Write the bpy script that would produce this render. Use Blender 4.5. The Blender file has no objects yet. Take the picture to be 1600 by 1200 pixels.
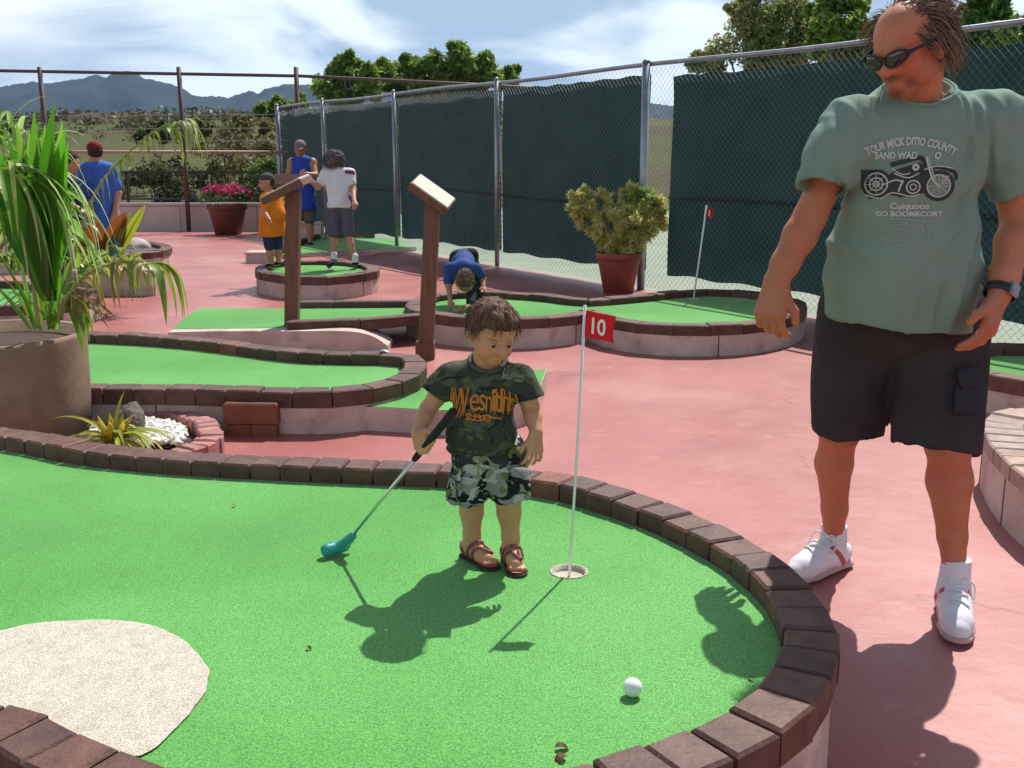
import bpy, bmesh, math, random
import numpy as np
from mathutils import Vector, Matrix, Quaternion, noise as mnoise
from mathutils.bvhtree import BVHTree
R = math.radians
random.seed(7)
scene = bpy.context.scene
COL = scene.collection

# ---------------------------------------------------------------- camera
CH, PT, FP = 1.40, R(12.1), 1650.0
cd = bpy.data.cameras.new('camera'); cam = bpy.data.objects.new('camera', cd); COL.objects.link(cam)
cam.location = (0, 0, CH); cam.rotation_euler = (R(90) - PT, 0, 0)
cd.sensor_width = 36; cd.lens = FP / 1600 * 36; cd.clip_start = .05; cd.clip_end = 30000
scene.camera = cam

def ray(px, py):
    u = (px - 800) / FP; v = (600 - py) / FP
    return Vector((u, math.cos(PT) + v * math.sin(PT), -math.sin(PT) + v * math.cos(PT)))
def G(px, py, z=0.0):
    'where the line of sight through a photo pixel meets the level z'
    r = ray(px, py); t = (z - CH) / r.z
    return Vector((r.x * t, r.y * t, z))
def W(px, py, Y):
    'where the line of sight through a photo pixel meets the distance Y'
    r = ray(px, py); t = Y / r.y
    return Vector((r.x * t, Y, CH + r.z * t))

# ---------------------------------------------------------------- materials
MATS = {}
def _new(name):
    m = bpy.data.materials.new(name); m.use_nodes = True
    nt = m.node_tree; b = nt.nodes['Principled BSDF']
    return m, nt, b
def mat(name, col, col2=None, scale=6, rough=.75, spec=.4, bump=0, bscale=60, bdist=.01, detail=5, metal=0,
        attr=False, stretch=None, lo=.35, hi=.65, col3=None, scale3=1.5, translucent=0, sss=0, grain=0, gscale=300):
    if name in MATS: return MATS[name]
    m, nt, b = _new(name); N = nt.nodes; L = nt.links
    b.inputs['Roughness'].default_value = rough; b.inputs['Metallic'].default_value = metal
    b.inputs['Specular IOR Level'].default_value = spec
    tc = N.new('ShaderNodeTexCoord'); mp = N.new('ShaderNodeMapping')
    L.new(tc.outputs['Object'], mp.inputs['Vector'])
    if stretch: mp.inputs['Scale'].default_value = stretch
    cur = None
    def noise(s, d=detail):
        n = N.new('ShaderNodeTexNoise'); n.inputs['Scale'].default_value = s; n.inputs['Detail'].default_value = d
        L.new(mp.outputs['Vector'], n.inputs['Vector']); return n
    def mixc(fac, a, c, mode='MIX'):
        x = N.new('ShaderNodeMix'); x.data_type = 'RGBA'; x.blend_type = mode
        if hasattr(fac, 'links') or not isinstance(fac, (int, float)): L.new(fac, x.inputs['Factor'])
        else: x.inputs['Factor'].default_value = fac
        for s, v in ((x.inputs[6], a), (x.inputs[7], c)):
            if isinstance(v, tuple): s.default_value = (*v[:3], 1)
            else: L.new(v, s)
        return x.outputs[2]
    def ramp(n, lo, hi):
        r = N.new('ShaderNodeMapRange'); r.inputs[1].default_value = lo; r.inputs[2].default_value = hi
        L.new(n.outputs['Fac'], r.inputs[0]); return r.outputs[0]
    cur = tuple(col)
    if col2: cur = mixc(ramp(noise(scale), lo, hi), cur, tuple(col2))
    if col3: cur = mixc(ramp(noise(scale3), .5, .72), cur, tuple(col3))
    if grain:
        g = noise(gscale, 2); r = N.new('ShaderNodeMapRange'); r.inputs[1].default_value = .3; r.inputs[2].default_value = .7
        r.inputs[3].default_value = 1 - grain; r.inputs[4].default_value = 1 + grain
        L.new(g.outputs['Fac'], r.inputs[0])
        cc = N.new('ShaderNodeCombineColor')
        for i in range(3): L.new(r.outputs[0], cc.inputs[i])
        cur = mixc(1.0, cur, cc.outputs[0], 'MULTIPLY')
    if attr:
        a = N.new('ShaderNodeVertexColor'); a.layer_name = 'Col'
        cur = mixc(1.0, cur, a.outputs['Color'], 'MULTIPLY')
    if isinstance(cur, tuple): b.inputs['Base Color'].default_value = (*cur[:3], 1)
    else: L.new(cur, b.inputs['Base Color'])
    if bump:
        n = noise(bscale, 4); bp = N.new('ShaderNodeBump'); bp.inputs['Strength'].default_value = bump
        bp.inputs['Distance'].default_value = bdist
        L.new(n.outputs['Fac'], bp.inputs['Height']); L.new(bp.outputs['Normal'], b.inputs['Normal'])
    if sss:
        b.inputs['Subsurface Weight'].default_value = sss
        b.inputs['Subsurface Radius'].default_value = (.6, .25, .12); b.inputs['Subsurface Scale'].default_value = .02
    if translucent:
        t = N.new('ShaderNodeBsdfTranslucent'); ms = N.new('ShaderNodeMixShader'); ms.inputs[0].default_value = translucent
        if isinstance(cur, tuple): t.inputs['Color'].default_value = (*cur[:3], 1)
        else: L.new(cur, t.inputs['Color'])
        L.new(b.outputs[0], ms.inputs[1]); L.new(t.outputs[0], ms.inputs[2])
        L.new(ms.outputs[0], N['Material Output'].inputs['Surface'])
    MATS[name] = m
    return m

# ---------------------------------------------------------------- objects
WLOC = {}
def _wl(o): return WLOC.get(o.name, Vector((0, 0, 0)))
def tag(o, label=None, cat=None, group=None, kind=None):
    if label: o['label'] = label
    if cat: o['category'] = cat
    if group: o['group'] = group
    if kind: o['kind'] = kind
    return o
def empty(name, loc, label=None, cat=None, group=None):
    o = bpy.data.objects.new(name, None); COL.objects.link(o); o.location = loc
    o.empty_display_size = .1
    WLOC[o.name] = Vector(loc)
    return tag(o, label, cat, group)
def obj(name, V, F, m, parent=None, smooth=False, cols=None, origin=None, mats=None, midx=None):
    'one mesh object from world-space vertices'
    V = np.asarray(V, dtype=np.float64).reshape(-1, 3)
    org = _wl(parent) if parent is not None else (Vector(origin) if origin is not None else Vector((0, 0, 0)))
    me = bpy.data.meshes.new(name)
    me.from_pydata((V - np.array(org)).tolist(), [], F if isinstance(F, list) else F.tolist())
    me.update()
    o = bpy.data.objects.new(name, me); COL.objects.link(o)
    if parent is not None: o.parent = parent
    else: o.location = org
    WLOC[o.name] = Vector(org)
    for mm in ([m] if mats is None else mats): me.materials.append(mm)
    if midx is not None: me.polygons.foreach_set('material_index', midx)
    if smooth: me.polygons.foreach_set('use_smooth', [True] * len(me.polygons))
    if cols is not None:
        a = me.color_attributes.new('Col', 'FLOAT_COLOR', 'POINT')
        c = np.ones((len(V), 4), dtype=np.float32); c[:, :3] = np.asarray(cols).reshape(-1, 3)
        a.data.foreach_set('color', c.ravel())
    return o

class MB:
    'collects shapes of one mesh'
    def __init__(s): s.V = []; s.F = []; s.C = []
    def add(s, V, F, c=(1, 1, 1)):
        n = len(s.V); s.V += [tuple(v) for v in V]; s.F += [tuple(i + n for i in f) for f in F]; s.C += [c] * len(V)
    def hexa(s, b, t, c=(1, 1, 1), ch=0):
        'b, t: four bottom and four top corners; ch chamfers the top'
        b = [Vector(p) for p in b]; t = [Vector(p) for p in t]
        if ch:
            cen = sum(t, Vector()) / 4; dn = sum(b, Vector()) / 4 - cen; dn.normalize()
            ti = []
            for i in range(4):
                e1 = (t[(i + 1) % 4] - t[i]).normalized(); e2 = (t[i - 1] - t[i]).normalized()
                ti.append(t[i] + (e1 + e2) * ch)
            tl = [p + dn * ch for p in t]
            V = b + tl + ti
            F = [(3, 2, 1, 0)] + [(i, (i + 1) % 4, 4 + (i + 1) % 4, 4 + i) for i in range(4)] + \
                [(4 + i, 4 + (i + 1) % 4, 8 + (i + 1) % 4, 8 + i) for i in range(4)] + [(8, 9, 10, 11)]
        else:
            V = b + t
            F = [(3, 2, 1, 0), (4, 5, 6, 7)] + [(i, (i + 1) % 4, 4 + (i + 1) % 4, 4 + i) for i in range(4)]
        s.add(V, F, c)
    def box(s, c, size, rz=0, ch=0, col=(1, 1, 1), M=None):
        M = M or (Matrix.Translation(c) @ Matrix.Rotation(rz, 4, 'Z')); x, y, z = [k / 2 for k in size]
        q = [(-x, -y), (x, -y), (x, y), (-x, y)]
        s.hexa([M @ Vector((a, b, -z)) for a, b in q], [M @ Vector((a, b, z)) for a, b in q], col, ch)
    def tube(s, pts, r, n=8, c=(1, 1, 1), cap=True):
        pts = [Vector(p) for p in pts]; rr = r if isinstance(r, (list, tuple)) else [r] * len(pts)
        V = []; F = []; up = None
        for i, p in enumerate(pts):
            t = (pts[min(i + 1, len(pts) - 1)] - pts[max(i - 1, 0)]).normalized()
            if up is None: up = Vector((0, 0, 1)) if abs(t.z) < .9 else Vector((0, 1, 0))
            a = t.cross(up).normalized(); b = a.cross(t).normalized(); up = b
            for k in range(n):
                w = 2 * math.pi * k / n
                V.append(p + (a * math.cos(w) + b * math.sin(w)) * rr[i])
        for i in range(len(pts) - 1):
            for k in range(n):
                F.append((i * n + k, (i + 1) * n + k, (i + 1) * n + (k + 1) % n, i * n + (k + 1) % n))
        if cap:
            F.append(tuple(range(n))); F.append(tuple(reversed(range(len(V) - n, len(V)))))
        s.add(V, F, c)
    def lathe(s, prof, c, n=32, col=(1, 1, 1)):
        'prof: (radius, z) from the outside bottom round to the inside'
        c = Vector(c); V = []; F = []
        for r, z in prof:
            for k in range(n):
                w = 2 * math.pi * k / n; V.append(c + Vector((r * math.cos(w), r * math.sin(w), z)))
        for i in range(len(prof) - 1):
            for k in range(n):
                F.append((i * n + k, i * n + (k + 1) % n, (i + 1) * n + (k + 1) % n, (i + 1) * n + k))
        F.append(tuple(reversed(range(n)))); F.append(tuple(range(len(V) - n, len(V))))
        s.add(V, F, col)
    def build(s, name, m, parent=None, smooth=False, origin=None, **k):
        return obj(name, s.V, s.F, m, parent, smooth, s.C, origin, **k)

def cr(pts, n, closed=False):
    'Catmull-Rom curve through points, n steps per span'
    P = [Vector(p) for p in pts]; out = []; N = len(P)
    for i in range(N if closed else N - 1):
        if closed: a, b, c, d = P[i - 1], P[i], P[(i + 1) % N], P[(i + 2) % N]
        else: a, b, c, d = P[max(i - 1, 0)], P[i], P[i + 1], P[min(i + 2, N - 1)]
        for k in range(n):
            t = k / n
            out.append(.5 * (2 * b + (c - a) * t + (2 * a - 5 * b + 4 * c - d) * t * t + (3 * b - a - 3 * c + d) * t ** 3))
    if not closed: out.append(P[-1].copy())
    return out
def resample(P, step, closed=False):
    Q = P + [P[0]] if closed else P
    L = [0]
    for a, b in zip(Q, Q[1:]): L.append(L[-1] + (b - a).length)
    n = max(2, round(L[-1] / step)); out = []; j = 0
    for k in range(n if closed else n + 1):
        t = L[-1] * k / n
        while j < len(Q) - 2 and L[j + 1] < t: j += 1
        f = (t - L[j]) / max(L[j + 1] - L[j], 1e-9); out.append(Q[j].lerp(Q[j + 1], min(1, max(0, f))))
    return out
def area2(P): return sum(a.x * b.y - b.x * a.y for a, b in zip(P, P[1:] + P[:1])) / 2
def offs(P, d, closed=True):
    'offset a path to its right-hand side by d (outside of a counter-clockwise loop)'
    out = []; n = len(P)
    for i, p in enumerate(P):
        a = P[i - 1] if (closed or i) else P[i]; b = P[(i + 1) % n] if (closed or i < n - 1) else P[i]
        t = (b - a); t.z = 0; t.normalize(); out.append(p + Vector((t.y, -t.x, 0)) * d)
    return out

# ---------------------------------------------------------------- foliage
def leaf_strip(mb, p, d, up, length, w, droop=0.0, seg=4, fold=.25, c=(1, 1, 1), prof=None):
    'a blade: starts at p along d, bends down with droop'
    p = Vector(p); d = Vector(d).normalized(); up = Vector(up)
    V = []; F = []; st = length / seg
    for i in range(seg + 1):
        t = i / seg
        ww = w * (prof(t) if prof else (min(1, .35 + 2.6 * t) * (1 - t ** 2.2) + .02))
        s = d.cross(up)
        if s.length < 1e-4: s = Vector((1, 0, 0))
        s.normalize(); n = s.cross(d).normalized()
        V += [p - s * ww + n * ww * fold, p, p + s * ww + n * ww * fold]
        p = p + d * st; d = (d + Vector((0, 0, -droop * st / length * 2.2))).normalized()
    for i in range(seg):
        a = i * 3
        F += [(a, a + 1, a + 4, a + 3), (a + 1, a + 2, a + 5, a + 4)]
    mb.add(V, F, c)
def jitter(c, a):
    k = 1 + random.uniform(-a, a); return (c[0] * k * (1 + random.uniform(-.1, .1)), c[1] * k, c[2] * k * (1 + random.uniform(-.15, .15)))
def rnd_dir():
    z = random.uniform(-1, 1); w = random.uniform(0, 2 * math.pi); r = math.sqrt(1 - z * z)
    return Vector((r * math.cos(w), r * math.sin(w), z))
def clump(mb, c, r, n, size, cols, flat=.8):
    'leaf-sized faces through a rounded clump'
    for _ in range(n):
        d = rnd_dir(); rr = r * random.uniform(.35, 1.05)
        p = Vector(c) + Vector((d.x * rr, d.y * rr, d.z * rr * flat))
        nrm = (d * .6 + rnd_dir() + Vector((0, 0, .5))).normalized(); s = nrm.cross(rnd_dir()).normalized(); t = nrm.cross(s)
        k = size * random.uniform(.6, 1.35)
        mb.add([p - s * k, p - t * k * .45, p + s * k, p + t * k * .45], [(0, 1, 2, 3)], jitter(random.choice(cols), .3))
def tree(name, base, crown_pts, label, cat='tree', group=None, leaf=.12, n=60, cols=((.05, .09, .02),), trunk=.12, lm=None, tm=None):
    'crown_pts: (centre, radius) clumps; limbs run from the trunk to them'
    root = empty(name, base, label, cat, group); base = Vector(base)
    cen = sum((Vector(c) for c, r in crown_pts), Vector()) / len(crown_pts)
    tm_ = MB(); top = Vector((cen.x, cen.y, base.z + (cen.z - base.z) * .75))
    mid = base.lerp(top, .5) + Vector((random.uniform(-.1, .1), 0, 0))
    tm_.tube([base, mid, top], [trunk, trunk * .75, trunk * .5], 7)
    for c, r in crown_pts:
        c = Vector(c); s = base.lerp(top, random.uniform(.45, .95)); m_ = s.lerp(c, .5) + Vector((0, 0, .1 * r))
        tm_.tube([s, m_, c + Vector((0, 0, r * .3))], [trunk * .4, trunk * .25, trunk * .08], 5)
    tm_.build('trunk', tm or MATS['bark'], root, True)
    cb = MB()
    for c, r in crown_pts:
        cols_ = [random.choice(cols)] * 2 + list(cols)
        clump(cb, c, r, int(n), leaf, cols_)
        for k in range(3):
            d = rnd_dir(); clump(cb, Vector(c) + d * r * .85, r * .45, int(n * .3), leaf, cols_)
    cb.build('crown', lm or MATS['leaf'], root)
    return root

def text_mesh(s, size=1.0, bold=0.0, width=1.0):
    'flat letters as vertices and faces in the xy plane'
    cu = bpy.data.curves.new('lettering', 'FONT'); cu.body = s; cu.size = size; cu.align_x = 'CENTER'; cu.offset = bold; cu.resolution_u = 3
    o = bpy.data.objects.new('lettering', cu); COL.objects.link(o)
    dg = bpy.context.evaluated_depsgraph_get(); dg.update()
    me = bpy.data.meshes.new_from_object(o.evaluated_get(dg))
    V = [Vector((v.co.x * width, v.co.y, 0)) for v in me.vertices]; F = [tuple(p.vertices) for p in me.polygons]
    bpy.data.objects.remove(o); bpy.data.curves.remove(cu); bpy.data.meshes.remove(me)
    return V, F
# ================================================================ light, sky, air
SUN_EL, SUN_AZ = R(53.8), R(26.5)          # azimuth from +Y towards +X
w = bpy.data.worlds.new('World'); scene.world = w; w.use_nodes = True
nt = w.node_tree; N = nt.nodes; L = nt.links
bg = N['Background']; bg.inputs['Strength'].default_value = .1
sky = N.new('ShaderNodeTexSky'); sky.sky_type = 'NISHITA'; sky.sun_disc = False
sky.sun_elevation = SUN_EL; sky.sun_rotation = SUN_AZ; sky.dust_density = 1.5
tc = N.new('ShaderNodeTexCoord'); mp = N.new('ShaderNodeMapping'); mp.inputs['Scale'].default_value = (1, 1, 2.5)
mp.inputs['Location'].default_value = (3.3, .6, .35); mp.inputs['Rotation'].default_value = (0, .12, 0)
L.new(tc.outputs['Generated'], mp.inputs['Vector'])
def wn(s, d, dist=0):
    n = N.new('ShaderNodeTexNoise'); n.inputs['Scale'].default_value = s; n.inputs['Detail'].default_value = d
    n.inputs['Distortion'].default_value = dist; L.new(mp.outputs[0], n.inputs['Vector']); return n.outputs['Fac']
def wr(x, a, b_):
    r = N.new('ShaderNodeMapRange'); r.interpolation_type = 'SMOOTHSTEP'; r.inputs[1].default_value = a; r.inputs[2].default_value = b_
    L.new(x, r.inputs[0]); return r.outputs[0]
def wm(f, a, b_):
    x = N.new('ShaderNodeMix'); x.data_type = 'RGBA'; L.new(f, x.inputs[0])
    for s, v in ((x.inputs[6], a), (x.inputs[7], b_)):
        if isinstance(v, tuple): s.default_value = (*v, 1)
        else: L.new(v, s)
    return x.outputs[2]
cloud = wm(wr(wn(4.2, 8, .5), .42, .60), (3.7, 4.9, 6.3), (8.8, 9.7, 10.1))     # grey-blue undersides to bright tops
cloud = wm(wr(wn(1.7, 4), .47, .62), cloud, (10.5, 10.7, 10.8))
skyc = wm(wr(wn(2.2, 7, .3), .26, .42), sky.outputs[0], cloud)
sx = N.new('ShaderNodeSeparateXYZ'); L.new(tc.outputs['Generated'], sx.inputs[0])
skyc = wm(wr(sx.outputs['Z'], .30, .62), skyc, sky.outputs[0])     # open blue sky overhead
L.new(skyc, bg.inputs['Color'])
sl = bpy.data.lights.new('sun', 'SUN'); sl.energy = 5.0; sl.angle = R(.5); sl.color = (1, .955, .88)
so = bpy.data.objects.new('sun', sl); COL.objects.link(so)
sd = Vector((math.sin(SUN_AZ) * math.cos(SUN_EL), math.cos(SUN_AZ) * math.cos(SUN_EL), math.sin(SUN_EL)))
so.rotation_euler = (-sd).to_track_quat('-Z', 'Y').to_euler(); so.location = (8, 16, 30)
vs = scene.view_settings; vs.view_transform = 'Standard'; vs.look = 'None'; vs.exposure = .27; vs.gamma = 1
scene.cycles.use_denoising = True
scene.cycles.max_bounces = 6; scene.cycles.transparent_max_bounces = 6; scene.cycles.volume_bounces = 0

# ================================================================ common materials
M_deck = mat('red_painted_concrete', (.30, .078, .070), (.375, .122, .110), 1.3, rough=.44, spec=.6, bump=.16, bscale=9, bdist=.02, col3=(.43, .175, .155), scale3=.9, grain=.10, gscale=90)
def cracks(m, scale, width, dark):
    nt = m.node_tree; N = nt.nodes; L = nt.links; b = N['Principled BSDF']; src = b.inputs['Base Color'].links[0].from_socket
    tc = N.new('ShaderNodeTexCoord'); n = N.new('ShaderNodeTexNoise'); n.inputs['Scale'].default_value = 2.2; n.inputs['Detail'].default_value = 6; L.new(tc.outputs['Object'], n.inputs['Vector'])
    a = N.new('ShaderNodeVectorMath'); a.operation = 'MULTIPLY_ADD'; L.new(n.outputs['Color'], a.inputs[0]); a.inputs[1].default_value = (.9, .9, .9); L.new(tc.outputs['Object'], a.inputs[2])
    v = N.new('ShaderNodeTexVoronoi'); v.feature = 'DISTANCE_TO_EDGE'; v.inputs['Scale'].default_value = scale; L.new(a.outputs[0], v.inputs['Vector'])
    r = N.new('ShaderNodeMapRange'); r.inputs[1].default_value = 0; r.inputs[2].default_value = width; r.inputs[3].default_value = 1; r.inputs[4].default_value = 0; L.new(v.outputs['Distance'], r.inputs[0])
    n2 = N.new('ShaderNodeTexNoise'); n2.inputs['Scale'].default_value = .7; n2.inputs['Detail'].default_value = 3; L.new(tc.outputs['Object'], n2.inputs['Vector'])
    r2 = N.new('ShaderNodeMapRange'); r2.inputs[1].default_value = .46; r2.inputs[2].default_value = .62; L.new(n2.outputs['Fac'], r2.inputs[0])
    k = N.new('ShaderNodeMath'); k.operation = 'MULTIPLY'; L.new(r.outputs[0], k.inputs[0]); L.new(r2.outputs[0], k.inputs[1])
    x = N.new('ShaderNodeMix'); x.data_type = 'RGBA'; x.blend_type = 'MULTIPLY'; L.new(k.outputs[0], x.inputs[0]); L.new(src, x.inputs[6]); x.inputs[7].default_value = (*dark, 1)
    # scuffed, worn patches
    n3 = N.new('ShaderNodeTexNoise'); n3.inputs['Scale'].default_value = 5; n3.inputs['Detail'].default_value = 9; n3.inputs['Roughness'].default_value = .7; L.new(tc.outputs['Object'], n3.inputs['Vector'])
    r3 = N.new('ShaderNodeMapRange'); r3.inputs[1].default_value = .57; r3.inputs[2].default_value = .70; r3.inputs[4].default_value = .4; L.new(n3.outputs['Fac'], r3.inputs[0])
    y = N.new('ShaderNodeMix'); y.data_type = 'RGBA'; L.new(r3.outputs[0], y.inputs[0]); L.new(x.outputs[2], y.inputs[6]); y.inputs[7].default_value = (.52, .30, .27, 1)
    L.new(y.outputs[2], b.inputs['Base Color'])
cracks(M_deck, .45, .008, (.45, .40, .40))
M_turf = mat('green_carpet', (.066, .262, .044), (.084, .315, .056), 1.6, rough=.85, spec=.3, bump=.35, bscale=420, bdist=.006, grain=.52, gscale=240, col3=(.12, .365, .09), scale3=.9)
tb_ = M_turf.node_tree.nodes['Principled BSDF']; tb_.inputs['Sheen Weight'].default_value = .22; tb_.inputs['Sheen Roughness'].default_value = .4; tb_.inputs['Sheen Tint'].default_value = (.8, 1, .7, 1)
M_sand = mat('beige_carpet', (.64, .58, .46), (.74, .68, .57), 30, rough=.9, spec=.2, bump=.8, bscale=420, bdist=.01, grain=.28, gscale=240)
M_brick = mat('painted_brick', (.080, .034, .026), (.130, .060, .046), 14, rough=.62, spec=.4, bump=.5, bscale=70, bdist=.006, attr=True, grain=.18, gscale=240)
M_brickp = mat('pink_brick', (.32, .13, .12), (.40, .20, .18), 14, rough=.65, spec=.4, bump=.4, bscale=70, bdist=.006, attr=True, grain=.12)
M_base = mat('cream_render', (.48, .37, .32), (.60, .48, .42), 5, rough=.75, spec=.3, bump=.3, bscale=35, bdist=.008, col3=(.36, .25, .21), scale3=7, grain=.1, gscale=120)
M_wood = mat('brown_wood', (.125, .055, .032), (.17, .08, .05), 5, rough=.6, spec=.4, bump=.35, bscale=30, stretch=(6, 6, .6), bdist=.006)
M_woodtop = mat('weathered_board', (.50, .40, .33), (.60, .50, .42), 8, rough=.6, spec=.4, bump=.3, bscale=40, stretch=(1, 8, 8), bdist=.004)
M_steel = mat('galvanised_steel', (.27, .29, .32), (.36, .38, .41), 8, rough=.45, spec=.5, metal=.75)
M_brownpost = mat('brown_post', (.075, .045, .045), (.10, .06, .055), 8, rough=.55)
M_screen = mat('dark_windscreen', (.012, .042, .040), (.018, .054, .050), 2.5, rough=.75, spec=.25, bump=.3, bscale=4.5, bdist=.09, grain=.25, gscale=160, col3=(.030, .070, .066), scale3=.9, translucent=.12)
M_strap = mat('black_strap', (.008, .011, .012), rough=.6)
M_wire = mat('wire', (.30, .33, .33), rough=.45, metal=.6)
M_bark = mat('bark', (.09, .065, .045), (.14, .11, .08), 9, rough=.9, bump=.6, bscale=30)
M_leaf = mat('leaf', (1, 1, 1), rough=.5, spec=.4, attr=True, translucent=.5)
M_gloss = mat('glossy_leaf', (1, 1, 1), rough=.32, spec=.5, attr=True, translucent=.45)
M_terra = mat('terracotta', (.24, .055, .035), (.30, .08, .05), 8, rough=.6, spec=.4, bump=.2, bscale=40)
M_soil = mat('soil', (.05, .03, .02), (.08, .05, .035), 20, rough=.95, bump=.8, bscale=60, bdist=.02)
M_field = mat('dry_field', (.075, .062, .030), (.070, .088, .028), .06, rough=.95, spec=.1, bump=.8, bscale=1.2, bdist=.4, col3=(.06, .034, .024), scale3=.02)
M_court = mat('pale_court', (.20, .25, .185), (.25, .29, .22), 1.2, rough=.8, spec=.3)
M_hill = mat('forested_hill', (.016, .026, .024), (.026, .036, .030), .004, rough=.95, spec=.05)
M_parapet = mat('parapet_render', (.48, .36, .33), (.56, .44, .40), 2, rough=.8, bump=.2, bscale=20)
M_black = mat('black_metal', (.02, .018, .018), rough=.5)
M_white = mat('white_paint', (.78, .78, .76), rough=.45, spec=.45)
M_red = mat('red_flag_cloth', (.42, .008, .016), (.36, .006, .012), 12, rough=.7, translucent=.25)

# ================================================================ the setting
def sheet(name, pts, z, m, kind='structure'):
    o = obj(name, [(x, y, z) for x, y in pts], [tuple(range(len(pts)))], m); o['kind'] = kind; return o
sheet('ground', [(-9000, -60), (9000, -60), (9000, 9000), (-9000, 9000)], -.06, M_field)
FA, FD = Vector((-1.75, 16.51, 0)), Vector((1.592, -2.533, 0))      # windscreen fence line, one bay per step
def FP_(k): return FA + FD * k
fe, fs = FP_(-1.69), FP_(6)
sheet('deck', [(-16, -4), (fs.x, -4), (fs.x, fs.y), (fe.x, fe.y), (fe.x, 20.7), (-16, 20.7)], 0, M_deck)
sheet('court', [(fs.x, fs.y), (24, fs.y), (24, 31), (-2, 31), (fe.x, 20.9), (fe.x, fe.y)], -.02, M_court)
# mountains: a ridged range five kilometres off, heights taken along its skyline
ridge = [(-500, 150), (-300, 128), (-150, 140), (0, 135), (50, 128), (75, 130), (130, 122), (150, 116), (165, 121), (180, 112), (203, 111), (222, 121), (260, 129), (287, 138), (300, 148), (316, 152), (332, 149), (356, 153), (380, 145), (392, 141), (402, 146), (420, 137), (450, 131), (490, 133), (560, 128), (640, 140), (740, 160), (900, 150), (1100, 170), (1400, 165), (1800, 180), (2200, 170)]
xs = [W(a, b, 5000).x for a, b in ridge]; zs = [W(a, b, 5000).z for a, b in ridge]
nx, ny = 640, 34; V = []; F = []
for j in range(ny):
    yy = 5000 - 1700 * (1 - j / (ny - 6)) if j < ny - 5 else 5000 + (j - (ny - 6)) * 260
    f = max(0, 1 - abs(yy - 5000) / 1700) if yy <= 5000 else max(0, 1 - (yy - 5000) / 1300)
    for i in range(nx):
        x = xs[0] + (xs[-1] - xs[0]) * i / (nx - 1)
        h = float(np.interp(x, xs, zs))
        n_ = min(.04, mnoise.fractal(Vector((x * .0045, yy * .0016, 3.1)), .8, 2.1, 6)) - .10 * abs(mnoise.noise(Vector((x * .011, yy * .002, 9))))
        wv = min(1, abs(yy - 5000) / 500)
        z = h * f ** 1.15 * (1 + .75 * n_ * wv) + (1 - wv) * (9 * mnoise.noise(Vector((x * .035, 1, 1))) + 5 * mnoise.noise(Vector((x * .09, 4, 1))))
        V.append((x, yy, max(-5, z) - .5))
for j in range(ny - 1):
    for i in range(nx - 1):
        a = j * nx + i; F.append((a, a + 1, a + nx + 1, a + nx))
o = obj('mountains', V, F, M_hill, smooth=True); o['kind'] = 'structure'
# rising dry field beyond the fence
V = []; F = []; nx, ny = 90, 40
for j in range(ny):
    yy = 27 + 400 * (j / (ny - 1)) ** 1.6
    for i in range(nx):
        x = -.62 * yy - 10 + (1.0 * yy + 20) * i / (nx - 1)
        z = -.3 + 10.2 * (1 - math.exp(-(yy - 27) / 130)) + .012 * yy * mnoise.fractal(Vector((x * .03, yy * .02, 0)), .8, 2, 4)
        if j == ny - 1: z = -3
        V.append((x, yy, z))
for j in range(ny - 1):
    for i in range(nx - 1):
        a = j * nx + i; F.append((a, a + 1, a + nx + 1, a + nx))
o = obj('hillside', V, F, M_field, smooth=True); o['kind'] = 'structure'
# far-off scrub along the rise, one mass
sb = MB()
for k in range(520):
    yy = random.uniform(60, 330); x = random.uniform(-.56, .02) * yy
    z = -.3 + 10.2 * (1 - math.exp(-(yy - 27) / 130))
    s = random.uniform(.006, .017) * yy
    clump(sb, (x, yy, z + s * .3), s, 60, s * .17, [(.055, .06, .02), (.085, .07, .03), (.05, .035, .02), (.045, .065, .02)], .7)
sb.build('scrub', M_leaf)['kind'] = 'stuff'
# the air
HZ = bpy.data.materials.new('haze'); HZ.use_nodes = True; hn = HZ.node_tree; hn.nodes.remove(hn.nodes['Principled BSDF'])
pv = hn.nodes.new('ShaderNodeVolumePrincipled'); pv.inputs['Color'].default_value = (.40, .62, 1, 1); pv.inputs['Density'].default_value = 4.4e-5; pv.inputs['Anisotropy'].default_value = .2
hn.links.new(pv.outputs[0], hn.nodes['Material Output'].inputs['Volume'])
mb = MB(); mb.box((0, 4450, 350), (19000, 9300, 712)); mb.build('haze', HZ)['kind'] = 'stuff'

# ================================================================ windscreen fence
fence = empty('windscreen_fence', FP_(0), 'tall dark green windscreen fence on galvanised posts along the right side', 'fence')
HT = 2.34
def fpt(k, z, off=0): 
    n = Vector((FD.y, -FD.x, 0)).normalized()      # towards the course
    n = -n if n.x > 0 else n
    return FP_(k) + n * off + Vector((0, 0, z))
posts = [-1.69, -.94, 0, 1, 2, 3.02, 4, 5, 6]
for k in posts:
    mb = MB(); r = .042 if k in (2, -1.69) else .03
    mb.tube([fpt(k, -.02, .045), fpt(k, HT + .03, .045)], r, 10); mb.tube([fpt(k, HT + .03, .045), fpt(k, HT + .06, .045)], [r * 1.15, r * .5], 10)
    mb.build('post', M_steel, fence, True)
mb = MB(); mb.tube([fpt(k, HT + .012 * math.sin(k * 4), .0) for k in np.linspace(-1.69, 6, 40)], .024, 8); mb.build('top_rail', M_steel, fence, True)
mb = MB(); mb.tube([fpt(k, .93 + .03 * math.sin(k * 3.3), -.01) for k in np.linspace(-1.69, 2.0, 30)], .012, 5)
mb.tube([fpt(k, .98 + .02 * math.sin(k * 3.3), -.01) for k in np.linspace(2.12, 6, 30)], .016, 5)
mb.build('strap', M_strap, fence, True)
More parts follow.
